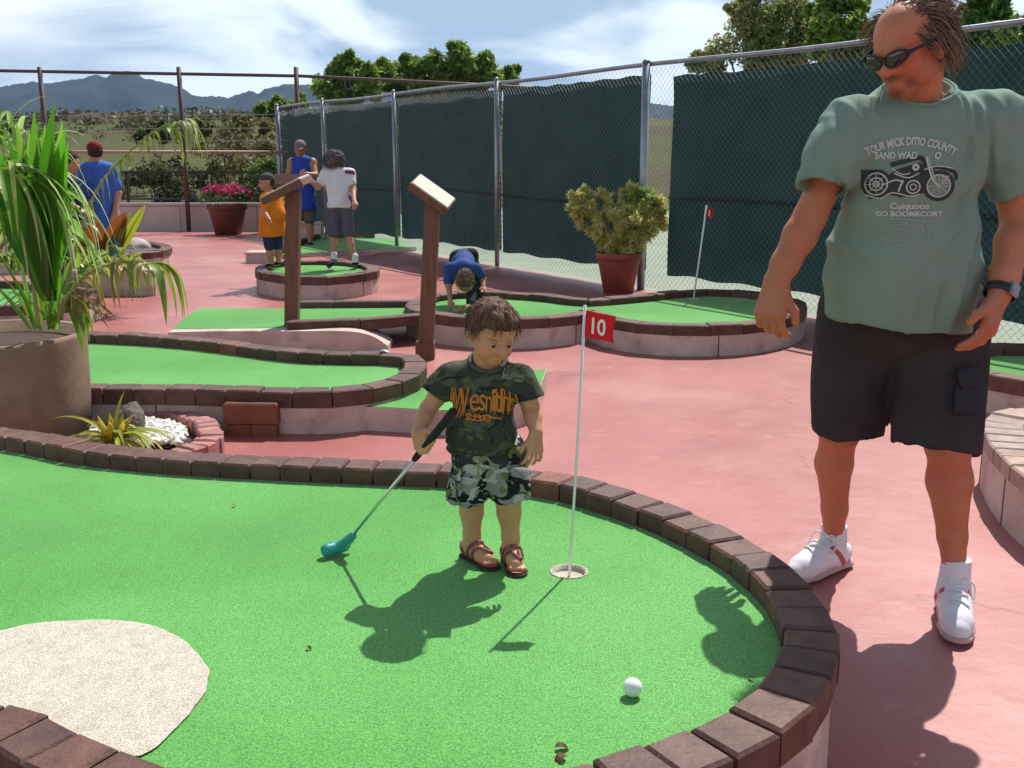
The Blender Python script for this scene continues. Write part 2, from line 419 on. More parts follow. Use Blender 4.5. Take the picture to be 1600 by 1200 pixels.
for a, b in zip(posts, posts[1:]):
    a2 = a + (.008 if a != 2 else .115); b2 = b - .008
    n = 48; mz = 26; V = []; F = []
    top = HT - (.085 if a < 2 else .125); ph = a * 7
    for j in range(mz + 1):
        for i in range(n + 1):
            u = i / n; t = j / mz; k = a2 + (b2 - a2) * u
            sag = .014 * math.sin(u * math.pi) * t + .008 * math.sin(u * 40 + ph) * (t > .95) + .012 * math.sin(u * 23 + ph) * (j == 0)
            z = .19 + (top - .19) * t - sag
            bil = -.035 + .022 * math.sin(u * 5 + ph + t * 3) * math.sin(t * math.pi) + .010 * math.sin(u * 13 + t * 11 + ph) * t + .006 * math.sin(u * 29 - t * 6 + ph)
            V.append(fpt(k, z, bil))
    for j in range(mz):
        for i in range(n):
            q = j * (n + 1) + i; F.append((q, q + 1, q + n + 2, q + n + 1))
    obj('screen', V, F, M_screen, fence, True)
# woven wire, both diagonals of every bay
mb = MB(); p = .068; ln = FD.length
def wire_line(k0, k1, up):
    L_ = (k1 - k0) * ln; hh = HT - .05
    for i in range(-int(hh / p), int(L_ / p)):
        s0 = i * p; pts = []
        for e in (0, 1):
            pass
        x0, x1 = s0, s0 + hh; z0, z1 = (.03, .03 + hh)
        if not up: z0, z1 = z1, z0
        def cl(x): return z0 + (z1 - z0) * (x - x0) / (x1 - x0)
        xa, xb = max(x0, 0), min(x1, L_)
        if xb - xa < .03: continue
        a_ = fpt(k0 + xa / ln, cl(xa), .012 if up else .017); b_ = fpt(k0 + xb / ln, cl(xb), .012 if up else .017)
        mb.tube([a_, b_], .0015, 3, cap=False)
wire_line(-1.69, 6, True); wire_line(-1.69, 6, False)
o = mb.build('wire_netting', M_wire, fence, True); o['kind'] = 'stuff'

# ================================================================ far fence, parapet and railing
FY = 20.6
far = empty('chain_link_fence', (-6.25, FY, 0), 'tall open wire fence with thin brown posts below the mountains', 'fence')
fx = [-14.1, -11.5, -8.86, -6.25, -4.05]
for x in fx:
    mb = MB(); mb.tube([(x, FY, 0), (x, FY, 3.06)], .045, 8); mb.build('post', M_brownpost, far, True)
mb = MB(); mb.tube([(-16, FY, 3.05), (-10, FY, 3.0), (-4.0, FY, 2.9), (-1.0, FY + .3, 2.78), (2.2, FY + .6, 2.62)], .03, 8); mb.build('top_rail', M_brownpost, far, True)
mb = MB(); mb.tube([(-16, FY, 1.53), (-4.05, FY, 1.5)], .028, 8); mb.build('middle_rail', mat('faded_pink_rail', (.45, .25, .2), rough=.5), far, True)
mb = MB()
for z in (1.72, 1.95, 2.2): mb = MB(); mb.tube([(-16, FY, z), (-10, FY, z - .03), (-4.05, FY, z)], .006, 4); mb.build('wire', M_wire, far)
mb = MB(); mb.box((-10, FY + .35, .23), (12.4, .16, .5), ch=.02); mb.box((-10, FY + .35, .51), (12.4, .2, .05), ch=.01)
for x in np.arange(-15.5, -4, 1.5): mb.box((x, FY + .262, .23), (.02, .02, .46))
o = mb.build('parapet_wall', M_parapet, origin=(-10, FY + .35, 0)); tag(o, 'low pinkish parapet wall at the far edge of the deck', 'wall')
rail = empty('railing', (-9, FY + .62, 0), 'dark metal railing of thin upright bars behind the parapet', 'railing')
mb = MB(); mb.box((-10, FY + .62, 1.12), (12.2, .045, .045)); mb.build('handrail', M_black, rail)
mb = MB(); mb.box((-10, FY + .62, .6), (12.2, .04, .035)); mb.build('bottom_rail', M_black, rail)
for x in np.arange(-15.96, -4, .14): mb = MB(); mb.tube([(x, FY + .62, .58), (x, FY + .62, 1.1)], .009, 5); mb.build('bar', M_black, rail)
for x in np.arange(-16, -4, 1.68): mb = MB(); mb.box((x, FY + .62, .55), (.045, .045, 1.14)); mb.build('upright', M_black, rail)

# ================================================================ trees beyond
LG = [(.14, .25, .035), (.20, .31, .055), (.10, .18, .03), (.30, .36, .07)]
def blobs(Y, lst, dy=1.5):
    out = []
    for px, py, rp in lst:
        y = Y + random.uniform(-dy, dy); c = W(px, py, y); out.append((c, rp / FP * y))
    return out
def gz(x, y): return -.06
far_trees = [
 ('spreading_tree', 62, 'bushy green tree with a flat tier at its left, above the far fence corner', [(510, 135, 22), (545, 92, 9), (530, 104, 10), (555, 104, 9), (520, 118, 12), (548, 122, 13), (530, 150, 18), (575, 135, 20), (595, 115, 14)]),
 ('spreading_tree', 66, 'widest rounded dark green tree behind the far end of the windscreen', [(600, 120, 18), (635, 92, 9), (640, 118, 22), (680, 105, 22), (720, 88, 18), (745, 100, 20), (760, 92, 10), (700, 125, 24), (740, 125, 22), (770, 120, 15), (660, 135, 20), (712, 78, 8)]),
 ('small_tree', 70, 'small rounded tree at the right end of the distant tree group', [(790, 118, 12), (800, 125, 10), (785, 130, 12), (803, 112, 6)]),
 ('small_tree', 55, 'small low tree with a flat crown beside the grey corner post', [(418, 168, 10), (432, 163, 8), (408, 172, 6), (470, 165, 10), (455, 168, 8)]),
]
for nm, Y, lab, lst in far_trees:
    cp = [(c, r * 1.15) for c, r in blobs(Y, lst)]; cp += [(c + rnd_dir() * r * 1.1 - Vector((0, 0, r * .3)), r * .75) for c, r in cp]; cx = sum(c.x for c, r in cp) / len(cp)
    tree(nm, (cx, Y, -.06), cp, lab, group='trees behind the far fence', leaf=.20, n=340, cols=LG, trunk=.22)
LY = [(.21, .25, .07), (.30, .31, .11), (.15, .20, .05), (.38, .36, .17)]
near_trees = [
 ('feathery_tree', 24, 'pale olive feathery tree over the windscreen, left of the bald man', [(1135, 75, 26), (1165, 45, 26), (1160, 15, 18), (1200, 20, 26), (1195, 60, 28), (1235, 40, 28), (1230, 80, 24), (1180, 90, 22), (1090, 100, 14), (1110, 92, 14), (1175, -15, 16), (1215, -15, 18), (1265, 70, 24), (1260, 20, 16)], LY, .06, 520),
 ('leafy_tree', 21, 'bright leafy tree over the windscreen behind the bald man', [(1290, 60, 24), (1285, 25, 20), (1320, 45, 24), (1310, 80, 20), (1345, 80, 22), (1300, 0, 20), (1335, 10, 14), (1370, 60, 20), (1365, 95, 16)], LG, .072, 480),
 ('leafy_tree', 19, 'dense leafy tree over the windscreen at the right edge', [(1500, 75, 22), (1515, 30, 18), (1545, 60, 26), (1575, 80, 22), (1555, 20, 20), (1600, 45, 24), (1620, 85, 26), (1640, 20, 24), (1530, -5, 14), (1525, 90, 18), (1470, 85, 18), (1495, 60, 14)], [(.07, .17, .025), (.11, .23, .04), (.05, .11, .02), (.20, .32, .06)], .08, 420),
]
for nm, Y, lab, lst, cols, lf, n in near_trees:
    cp = [(c, r * 1.22) for c, r in blobs(Y, lst, .8)]; cp += [(c + rnd_dir() * r * 1.1, r * .7) for c, r in cp]; cx = sum(c.x for c, r in cp) / len(cp)
    tree(nm, (cx, Y, -.06), cp, lab, group='trees behind the windscreen', leaf=lf, n=n, cols=cols, trunk=.14)
# brush behind the far fence
bsh = [
 ('brush', 34, 'large yellowish dry bush against the grey corner post', [(330, 225, 30), (365, 210, 30), (400, 215, 28), (425, 235, 26), (350, 255, 32), (390, 260, 34), (420, 275, 30), (345, 285, 28), (385, 300, 28), (318, 200, 14), (380, 190, 14), (415, 195, 14)], [(0.202, 0.171, 0.07), (0.155, 0.155, 0.046), (0.232, 0.202, 0.078), (0.116, 0.132, 0.039)]),
 ('brush', 30, 'greener low bush in front of the dry one by the corner post', [(405, 270, 24), (430, 260, 20), (420, 295, 24), (395, 300, 20), (440, 285, 20)], [(0.109, 0.171, 0.031), (0.139, 0.202, 0.046), (0.078, 0.109, 0.023)]),
 ('brush', 32, 'dark low bush in the middle of the far fence', [(240, 265, 26), (275, 270, 26), (300, 280, 24), (215, 280, 22), (255, 295, 26), (285, 300, 24)], [(0.07, 0.085, 0.028), (0.093, 0.101, 0.031), (0.054, 0.054, 0.023)]),
 ('brush', 36, 'dark rounded bush just behind the middle post', [(235, 205, 14), (250, 198, 10), (222, 212, 12), (260, 212, 12)], [(0.078, 0.109, 0.031), (0.109, 0.124, 0.046)]),
 ('brush', 33, 'low brownish bush behind the palm leaves', [(150, 280, 26), (110, 290, 26), (180, 290, 24), (60, 280, 30), (20, 290, 30)], [(0.093, 0.078, 0.031), (0.078, 0.093, 0.031), (0.124, 0.109, 0.046)]),
]
for nm, Y, lab, lst, cols in bsh:
    cp = blobs(Y, lst, 1); cx = sum(c.x for c, r in cp) / len(cp)
    tree(nm, (cx, Y, -.06), cp, lab, 'bush', 'bushes behind the far fence', leaf=.075, n=260, cols=cols, trunk=.05)
# ================================================================ putting greens
def turf_sheet(name, loops, z, m, parent, cz=None):
    'flat carpet with holes: outer loop first'
    bm = bmesh.new()
    for lp in loops:
        vs_ = [bm.verts.new((p.x, p.y, z)) for p in lp]
        for a, b in zip(vs_, vs_[1:] + vs_[:1]): bm.edges.new((a, b))
    bmesh.ops.triangle_fill(bm, use_beauty=True, use_dissolve=False, edges=bm.edges[:])
    bm.normal_update(); bm.verts.index_update()
    V = [v.co.copy() for v in bm.verts]; F = [tuple(v.index for v in (f.verts if f.normal.z > 0 else reversed(f.verts[:]))) for f in bm.faces]
    bm.free()
    return obj(name, V, F, m, parent)
def circle(c, r, n=28): return [Vector((c.x + r * math.cos(2 * math.pi * k / n), c.y + r * math.sin(2 * math.pi * k / n), 0)) for k in range(n)]
def bricks(mb, P, w, z0, z1, step, closed, gap=.003, side=1, ch=.007, vary=.24, wob=.004):
    'a row of bricks laid along P, w wide towards the outside'
    Q = resample(P, step, closed); O = offs(Q, w * side, closed); n = len(Q)
    for i in range(n if closed else n - 1):
        a, b = Q[i], Q[(i + 1) % n]; c, d = O[(i + 1) % n], O[i]
        def sh(p, q, g): return p + (q - p).normalized() * g
        a2, b2, c2, d2 = sh(a, b, gap), sh(b, a, gap), sh(c, d, gap), sh(d, c, gap)
        dz = random.uniform(-wob, wob); dr = (c - b).normalized() * random.uniform(-wob, wob); k = 1 + random.uniform(-vary, vary); t = random.uniform(-.08, .08); rd = vary > .2 and random.random() < .06
        lo = [Vector((p.x, p.y, z0)) + dr for p in (a2, b2, c2, d2)]; hi = [Vector((p.x, p.y, z1 + dz + random.uniform(-1, 1) * wob * .5)) + dr for p in (a2, b2, c2, d2)]
        if side < 0: lo.reverse(); hi.reverse()
        mb.hexa(lo, hi, (k * (1 + t) * (1.45 if rd else 1), k * (1.1 if rd else 1), k * (1 - t) * (.95 if rd else 1)), ch)
def band(P, d0, d1, z0, z1, closed=True):
    A, B = offs(P, d0, closed), offs(P, d1, closed); n = len(P); V = []; F = []
    for p, q in zip(A, B): V += [(p.x, p.y, z0), (p.x, p.y, z1), (q.x, q.y, z0), (q.x, q.y, z1)]
    for i in range(n if closed else n - 1):
        a = i * 4; b = ((i + 1) % n) * 4
        F += [(a, a + 1, b + 1, b), (a + 2, b + 2, b + 3, a + 3), (a + 1, a + 3, b + 3, b + 1), (a, b, b + 2, a + 2)]
    if not closed:
        F += [(0, 2, 3, 1), (len(V) - 4, len(V) - 3, len(V) - 1, len(V) - 2)]
    return V, F
def course(label, pts, tz, rim_z, rim_w=.13, step=.19, base_top=None, cups=(), closed=True, brick_m=None, base_m=None, group='raised putting greens', smooth_n=6, base_in=.012, base_z0=0.0, joints=1.6, turf_m=None, vary=.24):
    P = cr(pts, smooth_n, True)
    if area2(P) < 0: P.reverse()
    P = resample(P, .08, True)
    c = sum(P, Vector()) / len(P)
    root = empty('putting_green', (c.x, c.y, 0), label, 'putting green', group)
    bt = base_top if base_top is not None else rim_z - .085
    turf_sheet('turf', [P] + [circle(cp, cr_) for cp, cr_ in cups], tz, turf_m or M_turf, root)
    mb = MB(); bricks(mb, P, rim_w, bt, rim_z, step, True, vary=vary); mb.build('brick_border', brick_m or M_brick, root)
    V, F = band(P, .01, rim_w - base_in, base_z0, bt - .001); b = obj('base_wall', V, F, base_m or M_base, root)
    O = resample(offs(P, rim_w - base_in), joints, True)
    for i, p in enumerate(O):
        t = (O[(i + 1) % len(O)] - O[i - 1]).normalized(); nrm = Vector((t.y, -t.x, 0))
        q = p - nrm * .004; q.z = base_z0
        mb = MB(); mb.hexa([q - t * .004, q + t * .004, q + t * .004 + nrm * .006, q - t * .004 + nrm * .006], [v + Vector((0, 0, bt - .004)) for v in (q - t * .004, q + t * .004, q + t * .004 + nrm * .006, q - t * .004 + nrm * .006)])
        mb.build('joint', mat('dark_joint', (.10, .06, .055), rough=.9), root)
    for cp, r in cups:
        mb = MB(); mb.lathe([(r * 1.0, -.055), (r, .0), (r * 1.02, .002), (r * .93, .002), (r * .9, -.012), (r * .84, -.014)], Vector((cp.x, cp.y, tz)), 28)
        mb.build('cup', M_sand, root, True)
    return root, P

TZ, RZ = .28, .338
TO, RO = .16, .225
cupA = G(889, 893, TZ)
inA = [G(*p, TZ) for p in [(0, 703), (100, 723), (200, 736), (300, 744), (450, 752), (600, 759), (700, 763), (840, 777), (920, 797), (1000, 824), (1080, 861), (1140, 898), (1190, 944), (1216, 988), (1224, 1022)]] + \
      [G(*p, RZ) for p in [(1222, 1008), (1195, 1062), (1130, 1110), (1010, 1160), (900, 1196), (700, 1225), (480, 1228), (290, 1203), (185, 1168), (90, 1128), (0, 1098)]]
inA += [Vector((-1.6, 1.95, 0)), Vector((-2.35, 2.35, 0)), Vector((-2.8, 3.2, 0)), Vector((-2.8, 3.95, 0)), Vector((-2.45, 4.12, 0))]
gA, PA = course('nearest large green with beige tee patch, brick border, cup and the toddler on it', inA, TZ, RZ, .122, .112, cups=[(cupA, .0525)], base_top=.262)
# beige tee patch let into the carpet
pp = [G(*p, TZ) for p in [(-260, 1050), (0, 988), (60, 976), (150, 971), (230, 978), (288, 1004), (322, 1042), (326, 1062), (318, 1088), (290, 1125), (230, 1180)]] + [G(185, 1178, TZ), G(60, 1135, TZ), G(-120, 1090, TZ)]
P = cr(pp, 6, True)
if area2(P) < 0: P.reverse()
P = [p + Vector((mnoise.noise(p * 30) * .004, mnoise.noise(p * 30 + Vector((5, 0, 0))) * .004, 0)) for p in resample(P, .015, True)]
obj('tee_patch', [(p.x, p.y, TZ + .005) for p in P], [tuple(range(len(P)))], M_sand, gA)['label'] = 'rounded beige carpet tee patch'

# second green to the left, behind the palm planter
inB = [G(*p, TO) for p in [(-60, 530), (60, 532), (130, 536), (230, 541), (320, 549), (400, 560), (470, 568), (560, 571), (605, 571), (628, 574)]] + [G(*p, RO) for p in [(632, 572), (620, 583), (585, 595), (520, 604), (400, 603), (300, 600), (200, 599), (130, 599), (0, 600), (-80, 598)]]
gB, PB = course('green lane with brick border between palm planter and left sign post', inB, TO, RO, .13, .17, base_top=.14)
# half-pipe drain at its right end
mb = MB(); e = G(600, 566, TO); mb.lathe([(.05, 0), (.05, .05), (.035, .05), (.035, .01)], (0, 0, 0), 20)
V = [Matrix.Rotation(R(90), 4, 'X') @ Vector(v) + e + Vector((0, .02, .028)) for v in mb.V]
obj('drain_outlet', V, mb.F, M_steel, gB, True)
# lower tee strip that runs out under the boy
zc = .13
tc_ = [G(*p, zc) for p in [(452, 628), (560, 634), (690, 641), (780, 640), (836, 622), (853, 578), (760, 576), (650, 590), (520, 612)]]
c = sum(tc_, Vector()) / len(tc_); rootC = empty('putting_green', (c.x, c.y, 0), 'low carpeted tee strip without bricks just behind the toddler', 'putting green', 'raised putting greens')
P = [p.copy() for p in tc_]
if area2(P) < 0: P.reverse()
turf_sheet('turf', [P], zc, M_turf, rootC)
V, F = band(P, -.04, .004, 0, zc - .003); obj('base_wall', V, F, M_base, rootC)
# brown brick step block against the join
stp = G(402, 674); root = empty('brick_step', stp, 'small brown block of three bricks stacked against the cream wall', 'brick block')
Mz = Matrix.Translation(stp) @ Matrix.Rotation(R(-3), 4, 'Z')
def bb(x, y, z, sx, sy, sz, name, ch=.008):
    m_ = MB(); m_.box(None, (sx, sy, sz), ch=ch, M=Mz @ Matrix.Translation((x, y, z))); return m_.build(name, M_terra2, root)
M_terra2 = mat('red_brown_brick', (.16, .05, .03), (.21, .075, .045), 8, rough=.6, bump=.3, bscale=50, bdist=.005)
bb(-.066, -.02, .033, .128, .17, .066, 'brick'); bb(.066, -.02, .033, .128, .17, .066, 'brick'); bb(0, -.02, .121, .278, .18, .106, 'brick')

# far lane: open tee at the left, brick rims, joining the two-lobed green by the fence
ZE, RE = .17, .225
cupE = G(1083, 467, ZE)
inE = [G(*p, ZE) for p in [(800, 468), (850, 472), (905, 479), (955, 477), (1010, 472), (1060, 466), (1110, 463), (1170, 467), (1225, 478)]] + [G(*p, RE) for p in [(1232, 482), (1205, 494), (1140, 503), (1050, 504), (985, 498), (945, 488), (915, 482), (885, 489), (830, 494), (760, 494), (700, 489), (668, 482), (660, 474)]] + [G(*p, ZE) for p in [(690, 470), (740, 466)]]
gE, PE = course('two-lobed raised green beside the windscreen, small red flag and bent-over child on it', inE, ZE, RE, .14, .22, cups=[(cupE, .056)], base_top=.15)
zd = .17
pd = [G(*p, zd) for p in [(268, 514), (308, 482), (450, 482), (662, 481), (655, 499), (560, 507), (445, 512)]]
c = sum(pd, Vector()) / len(pd); rootD = empty('putting_green', (c.x, c.y, 0), 'long straight lane with an open tee end behind the two sign posts', 'putting green', 'raised putting greens')
P = [p.copy() for p in pd]
if area2(P) < 0: P.reverse()
turf_sheet('turf', [P], zd, M_turf, rootD)
mb = MB()
bricks(mb, [G(450, 482, zd), G(560, 481, zd), G(662, 480, zd)], .11, zd - .03, .225, .45, False, side=-1)
mb.build('brick_border', M_brick, rootD); mb = MB()
bricks(mb, [G(447, 512, zd), G(560, 507, zd), G(655, 499, zd)], .11, zd - .03, .225, .45, False, side=1)
mb.build('brick_border', M_brick, rootD)
near = cr([G(262, 519, zd), G(340, 517, zd), G(450, 517, zd), G(540, 517, zd), G(580, 524, .12), G(606, 540, .05)], 5)
V = []; F = []
for i, p in enumerate(near):
    for q, z in ((p, 0), (p, p.z - .002), (p + Vector((0, .3, 0)), p.z - .002), (p + Vector((0, .3, 0)), 0)): V.append((q.x, q.y, z))
for i in range(len(near) - 1):
    a = i * 4; F += [(a, a + 4, a + 5, a + 1), (a + 1, a + 5, a + 6, a + 2), (a + 2, a + 6, a + 7, a + 3)]
F += [(0, 1, 2, 3), (len(V) - 1, len(V) - 2, len(V) - 3, len(V) - 4)]
obj('base_wall', V, F, M_base, rootD)

# small round green the two boys stand on
zf, rf = .19, .235
inF = [G(*p, rf) for p in [(418, 421), (450, 428), (495, 431), (540, 428), (572, 422), (566, 414), (530, 409), (480, 408), (432, 411)]]
gF, PF = course('small oval green on a cream base with the two boys standing on it', inF, zf, rf, .13, .2, base_top=.15)
# others around the deck
def px_course(label, pts, z, rz, **k): return course(label, [G(*p, rz) for p in pts], z, rz, **k)
px_course('rounded end of a green behind the leaves by the parapet', [(20, 372), (120, 368), (200, 374), (248, 383), (240, 391), (180, 396), (90, 398), (0, 396)], .17, .22, rim_w=.14, turf_m=mat('grey_bed', (.10, .07, .065), rough=.9))
px_course('green half hidden behind the palm at the left edge', [(-120, 446), (-20, 440), (60, 445), (130, 452), (120, 468), (40, 474), (-100, 474)], .14, .2, rim_w=.12)
px_course('green at the right edge in front of the windscreen, behind the man', [(1522, 545), (1560, 540), (1680, 548), (1760, 585), (1680, 598), (1590, 586), (1525, 572)], .15, .215, rim_w=.13)
px_course('nearest raised corner with pale brick top at the right edge', [(1600, 664), (1660, 648), (1800, 660), (1900, 740), (1780, 775), (1665, 738)], .19, .265, rim_w=.17, step=.11, base_top=.2, brick_m=mat('weathered_brick', (.30, .20, .165), (.40, .29, .24), 16, rough=.75, bump=.4, bscale=70, bdist=.006, attr=True, grain=.15), joints=.5, vary=.14)
def block(label, px, py, size, name='obstacle_block', rz=0, m=None, cat='block'):
    p = G(px, py); mb = MB(); mb.box((p.x, p.y + size[1] / 2, size[2] / 2), size, rz, .012)
    mb.box((p.x, p.y + size[1] / 2, size[2] + .012), (size[0] + .03, size[1] + .03, .03), rz, .006)
    o = mb.build(name, m or M_base, origin=(p.x, p.y, 0)); tag(o, label, cat); return o
block('low cream block on the deck at the orange shirt boy\'s feet', 404, 411, (.34, .3, .12))
block('cream tee block with yellow leaves hanging over it, behind the palm', 172, 462, (.95, .5, .24))
block('pale hollow block in front of the man in the blue tank top', 483, 378, (.42, .3, .3))
# lane by the foot of the windscreen
pk = [G(*p, .06) for p in [(470, 392), (520, 372), (640, 374), (690, 392), (640, 388), (560, 384)]]
rk = empty('putting_green', G(560, 385), 'narrow green lane along the far foot of the windscreen', 'putting green', 'raised putting greens')
pk = [G(*p, .06) for p in [(440, 398), (500, 371), (600, 372), (650, 386), (560, 390)]]
if area2(pk) < 0: pk.reverse()
turf_sheet('turf', [pk], .06, M_turf, rk)
V, F = band(pk, -.03, .004, 0, .057); obj('base_wall', V, F, M_base, rk)
mb = MB(); bricks(mb, [G(440, 391, .06), G(470, 382, .06), G(512, 369, .06)], .1, .03, .13, .5, False, side=-1); mb.build('brick_border', M_brick, rk); mb = MB(); bricks(mb, [G(516, 372, .06), G(585, 372, .06)], .12, .03, .22, .4, False, side=-1)
mb.build('brick_border', M_brick, rk)

# ================================================================ posts with slanted score boards
def sign(label, base, top, w, lo, hi, wd, depth, m_top, name='sign_post'):
    root = empty(name, base, label, 'sign post', 'sign posts with slanted boards')
    mb = MB(); q = [(-w / 2, -w / 2), (w / 2, -w / 2), (w / 2, w / 2), (-w / 2, w / 2)]
    mb.hexa([base + Vector((a, b, 0)) for a, b in q], [top + Vector((a, b, 0)) for a, b in q], ch=.004)
    mb.build('post', M_wood, root)
    ax = (hi - lo); L_ = ax.length; ax.normalize(); d = Vector(depth).normalized(); nrm = ax.cross(d).normalized()
    if nrm.z < 0: nrm = -nrm
    def slab(t0, t1, l0, l1, w_, name_, m_):
        a = lo + ax * l0; b = lo + ax * (L_ - l1)
        m = MB(); f = [a - d * w_ / 2, b - d * w_ / 2, b + d * w_ / 2, a + d * w_ / 2]
        if (f[1] - f[0]).cross(f[3] - f[0]).dot(nrm) < 0: f.reverse()
        m.hexa([p + nrm * t0 for p in f], [p + nrm * t1 for p in f], ch=.003); m.build(name_, m_, root)
    slab(-.05, 0, 0, 0, wd, 'board', M_wood); slab(0.0005, .012, .008, .008, wd - .016, 'score_plate', m_top)
    mb = MB(); mb.box(None, (w * 1.25, w * 1.25, .12), M=Matrix.Translation(base + Vector((0, 0, .06)))); mb.build('collar', M_wood, root)
    return root
bl = G(456, 543); sign('left brown post with its slanted board falling to the left', bl, W(459, 298, bl.y), .098, W(416, 307, bl.y - .1), W(477, 276, bl.y - .02), .26, (.12, 1, .10), M_woodtop)
br = G(665, 560); sign('right brown post with pale slanted board falling to the right', br, W(676, 318, br.y), .105, W(648, 279, br.y), W(706, 320, br.y - .02), .22, (.22, 1, .28), M_woodtop)
b3 = G(452, 440); sign('third post, its board showing just behind the left sign board', b3, W(454, 285, b3.y), .1, W(451, 290, b3.y - .03), W(451, 272, b3.y + .07), .33, (1, 0, 0), M_wood)

# ================================================================ flags, ball
def flag(label, cup, z, top, fw, fh, txt, right, pole_r, num_size):
    root = empty('hole_flag', (cup.x, cup.y, z), label, 'flag', 'flags in the cups')
    b = Vector((cup.x, cup.y, z - .03)); mb = MB(); mb.tube([b, b.lerp(top, .5) + Vector((.002, 0, 0)), top], pole_r, 8); mb.build('pole', M_white, root, True)
    ax = (top - b).normalized(); rt = Vector(right).normalized(); n, m = 14, 8; V = []; F = []; nr = rt.cross(ax).normalized()
    def sp(u, v): return top - ax * (.012 + fh * v + .07 * fh * u) + rt * (fw * u * (1 - .06 * math.sin(v * math.pi))) - Vector((0, 0, .16 * fh * u)) + nr * (.10 * fw * math.sin(u * 5.5 + v * 1.2) * u)
    for j in range(m + 1):
        for i in range(n + 1): V.append(sp(i / n, j / m))
    for j in range(m):
        for i in range(n): q = j * (n + 1) + i; F.append((q, q + n + 1, q + n + 2, q + 1))
    fo = obj('flag', V, F, M_red, root, True)
    tv, tf = text_mesh(txt, 1.0, .02, .78)
    h = max(v.y for v in tv); cxx = (max(v.x for v in tv) + min(v.x for v in tv)) / 2
    tv2 = []
    for v in tv:
        u = .5 + (v.x - cxx) / h * num_size * fh / fw; vv = .5 - (v.y / h - .5) * num_size; tv2.append(sp(u, vv) - nr * .0022 * (1 if nr.y > 0 else -1))
    obj('number', tv2, tf, M_white, fo)
    return root
flag('red flag with white number 10 in the cup beside the toddler', cupA, TZ, W(914, 477, cupA.y), .083, .070, '10', (1, -.25, 0), .0038, .62)
flag('small far red flag with a white number in the two-lobed green', cupE, ZE, W(1104, 321, cupE.y), .07, .085, '1', (1, -.6, 0), .0075, .6)
bc = G(988, 1088, TZ); mb = MB(); bm = bmesh.new(); bmesh.ops.create_icosphere(bm, subdivisions=5, radius=.0205)
V = [Vector((bc.x, bc.y, TZ + .0205)) + v.co * (1 - .018 * max(0, math.cos(v.co.x * 1150) * math.cos(v.co.y * 1150) * math.cos(v.co.z * 1150))) for v in bm.verts]
F = [tuple(v.index for v in f.verts) for f in bm.faces]; bm.free()
o = obj('golf_ball', V, F, M_white, smooth=True, origin=(bc.x, bc.y, TZ)); tag(o, 'white golf ball lying on the nearest green', 'golf ball')

# a few dry leaves blown onto the carpet
for k, (px, py, lab) in enumerate([(868, 1168, 'curled brown dead leaf lying nearest the bottom edge of the large green'), (884, 1180, 'second brown dead leaf beside the curled one at the bottom edge'), (1178, 1060, 'small dry leaf in the shade against the right brick border'), (362, 790, 'tiny dry leaf lying left of the putter, near the far border'), (480, 1010, 'tiny dry leaf on open carpet below the putter shadow')]):
    p = G(px, py, TZ + .006); m_ = MB(); a_ = random.uniform(0, 6); L0 = .035 if k < 2 else .018
    leaf_strip(m_, p, Vector((math.cos(a_), math.sin(a_), .25)), (0, 0, 1), L0, L0 * .3, .9, 5, .5, (.20, .08, .03)); o = m_.build('dead_leaf', M_leaf, origin=p); tag(o, lab, 'leaf', 'dead leaves on the carpet')
# ================================================================ planters and plants
YG = [(.20, .30, .03), (.26, .34, .05), (.15, .26, .03), (.32, .36, .08)]
DG = [(.06, .22, .016), (.12, .34, .025), (.04, .14, .014), (.22, .44, .04)]
WG = [(.42, .55, .20), (.28, .46, .10), (.55, .62, .36), (.17, .34, .05)]
BR = [(.30, .17, .08), (.38, .24, .12), (.24, .12, .05)]
def frond(mb, stem_mb, ctrl, n, llen, lw, cols, droop=1.2, ang=.9, t0=.25, rr=.008, gather=0.0, seg=6, taper=.55):
    'ctrl: points of the stalk; leaflets in pairs along it'
    P = resample(cr(ctrl, 8), .02); m = len(P); col = random.choice(cols)
    stem_mb.tube(P, [rr * (1 - .8 * i / (m - 1)) + .0008 for i in range(m)], 6, (.28, .26, .10))
    for k in range(n):
        t = t0 + (1 - t0) * (k + random.uniform(0, .6)) / n; i = min(m - 2, int(t * (m - 1)))
        d = (P[i + 1] - P[max(i - 1, 0)]).normalized(); sd_ = d.cross(Vector((0, 0, 1)))
        if sd_.length < .2: sd_ = d.cross(Vector((0, 1, 0)))
        sd_.normalize(); up = sd_.cross(d).normalized()
        ll = llen * (1 - taper * abs(t - .55) / .55) * random.uniform(.75, 1.15)
        for s in (-1, 1):
            a = ang * random.uniform(.7, 1.2)
            dd = d * math.cos(a) + sd_ * s * math.sin(a) + up * random.uniform(.05, .35)
            leaf_strip(mb, P[i] + up * .002, dd, up + sd_ * random.uniform(-.3, .3), ll, lw * random.uniform(.7, 1.2), droop * random.uniform(.6, 1.4), seg, .35, jitter(random.choice(cols), .2))
# --- the big beige planter
PC = Vector((-2.62, 5.18, 0)); PR = .475
top_z = W(60, 545, PC.y - PR * .9).z
planter = empty('round_planter', PC, 'big round beige concrete planter holding the palm at the left edge', 'planter')
mb = MB(); mb.lathe([(PR * .96, 0), (PR * .985, .2), (PR, top_z - .02), (PR * .995, top_z), (PR * .93, top_z), (PR * .92, top_z - .07)], PC, 64)
mb.build('tub', mat('planter_concrete', (.22, .15, .10), (.29, .20, .14), 3, rough=.8, bump=.25, bscale=30, bdist=.008, col3=(.17, .105, .07), scale3=4), planter, True)
mb = MB(); mb.lathe([(PR * .92, top_z - .1), (PR * .92, top_z - .06), (.01, top_z - .045)], PC, 48); mb.build('soil', M_soil, planter)
palm = empty('potted_palm', PC + Vector((.2, 0, top_z - .05)), 'large arching palm with drooping yellow-green and striped leaves in the beige planter', 'palm')
